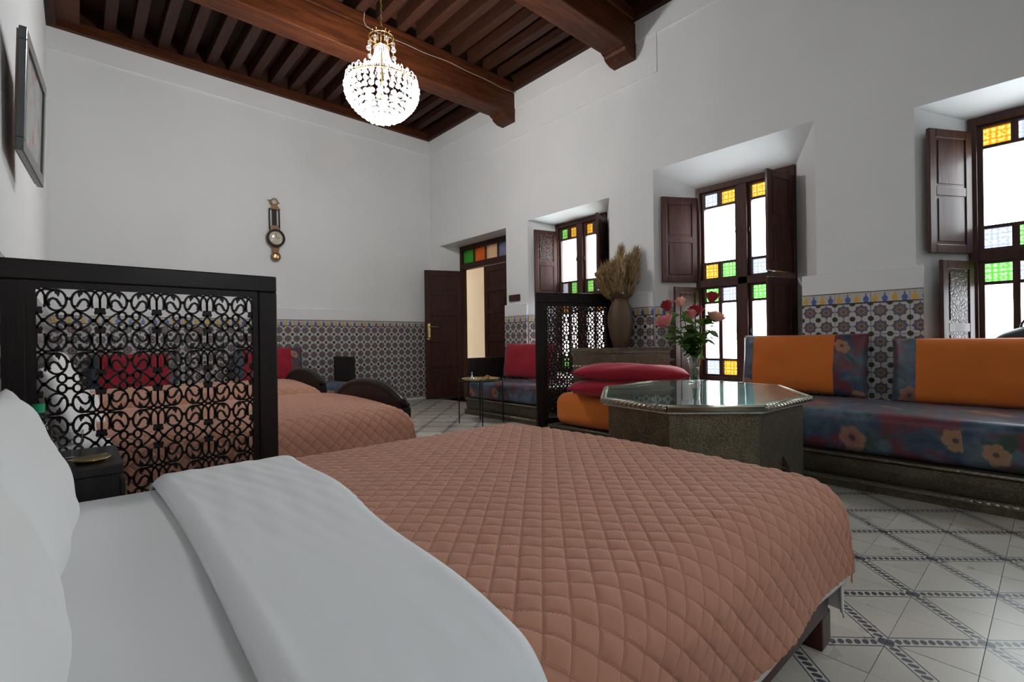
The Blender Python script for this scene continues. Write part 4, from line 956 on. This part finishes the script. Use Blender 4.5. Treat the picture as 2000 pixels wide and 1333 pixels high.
ring3(.105, .755).build('crown_ring', 'gold', t, 'all'); ring3(.30, .335, .007).build('basket_ring', 'gold', t, 'all'); ring3(.07, .66).build('neck_ring', 'gold', t, 'all')
MB().tube([(0, 0, .10), (0, 0, top + .02)], .008, 8).build('centre_rod', 'gold', t, 'all')
def bead_mesh(r, l, nm):
    me = MB().lathe([(0, -l * .55), (r * .75, -l * .3), (r, -l * .02), (r * .7, l * .25), (r * .18, l * .45), (0, l * .5)], 8).mesh(nm); me.materials.append(MT['crystal']); me.shade_flat(); return me
drop = bead_mesh(.020, .055, 'crystal'); ball = bead_mesh(.024, .046, 'crystal'); bead = bead_mesh(.010, .022, 'crystal')
for i in range(12):                                         # crown: arched gilt arms with crystal balls
    a = 2 * PI * i / 12; ca, sa = math.cos(a), math.sin(a)
    MB().tube([(r * ca, r * sa, zz) for r, zz in ((.055, .70), (.06, .775), (.085, .80), (.108, .785), (.115, .74), (.115, .64))], .0035, 5).build('crown_arm', 'gold', t, 'all')
    if i % 2 == 0: link('crystal', ball, None, t, (.122 * ca, .122 * sa, .615))
    else: link('crystal', drop, None, t, (.10 * ca, .10 * sa, .70))
for i in range(20):                                         # strands fanning from the neck to the basket
    a = 2 * PI * i / 20; ca, sa = math.cos(a), math.sin(a); ps = []
    for k in range(14): s = k / 13.; r = .055 + .03 * s + .21 * s ** 3.2; ps.append((r * ca, r * sa, .66 - .28 * s))
    mb = MB()
    mb.tube(ps, .0025, 4)
    for k, p in enumerate(ps): mb.lathe([(.002, -.0135), (.009, -.004), (.009, .004), (.002, .0135)], 5, p, False)
    mb.build('bead_strand', 'crystal', t)
for i in range(30):                                         # scalloped rim arches
    a = 2 * PI * i / 30; ca, sa = math.cos(a), math.sin(a)
    MB().tube([(r * ca, r * sa, zz) for r, zz in ((.27, .34), (.278, .385), (.295, .40), (.31, .385), (.317, .33))], .0045, 5).build('rim_loop', 'crystal', t, 'all')
TIERS = [(.315, .295, 34, drop), (.308, .245, 34, drop), (.29, .20, 32, ball), (.262, .155, 28, ball), (.228, .115, 26, ball), (.188, .08, 22, ball), (.145, .05, 18, ball), (.10, .03, 12, ball), (.055, .012, 7, ball), (.0, .0, 1, ball)]
for (r, zz, n, me) in TIERS:
    for i in range(n): a = 2 * PI * (i + .5 * (n % 3)) / n; link('crystal', me, None, t, (r * math.cos(a), r * math.sin(a), zz + random.uniform(-.004, .004)), (0, 0, a))
for i in range(6):
    a = 2 * PI * i / 6; p = (.13 * math.cos(a), .13 * math.sin(a), .22)
    MB().lathe([(0, -.03), (.014, -.02), (.017, 0), (.010, .03), (0, .045)], 12).build('bulb', 'bulb', t, 'all', p)
    MB().lathe([(0, -.06), (.012, -.06), (.012, -.025), (0, -.025)], 10).build('lamp_holder', 'gold', t, 'all', p)
ld_ = bpy.data.lights.new('chandelier_light', 'POINT'); ld_.energy = 118; ld_.color = (1, .97, .94); ld_.shadow_soft_size = .10; lo = bpy.data.objects.new('chandelier_light', ld_); COL.objects.link(lo); lo.parent = t; lo.location = (0, 0, .24)
pts = []
for k in range(25):
    s = k / 24.; pts.append((2.25 + (4.32 - 2.25) * s, 4.715 - .027, 4.158 - .010 * math.sin(s * 9) - .006 * math.sin(s * 23)))
c = MB().tube([(2.22, 4.60, 4.44), (2.23, 4.685, 4.30), (2.22, 4.688, 4.20)] + pts, .004, 6).build('ceiling_cable', 'wire', None, 'all')
tag(c, 'thin pale electric cable running along the big ceiling beam', 'cable')
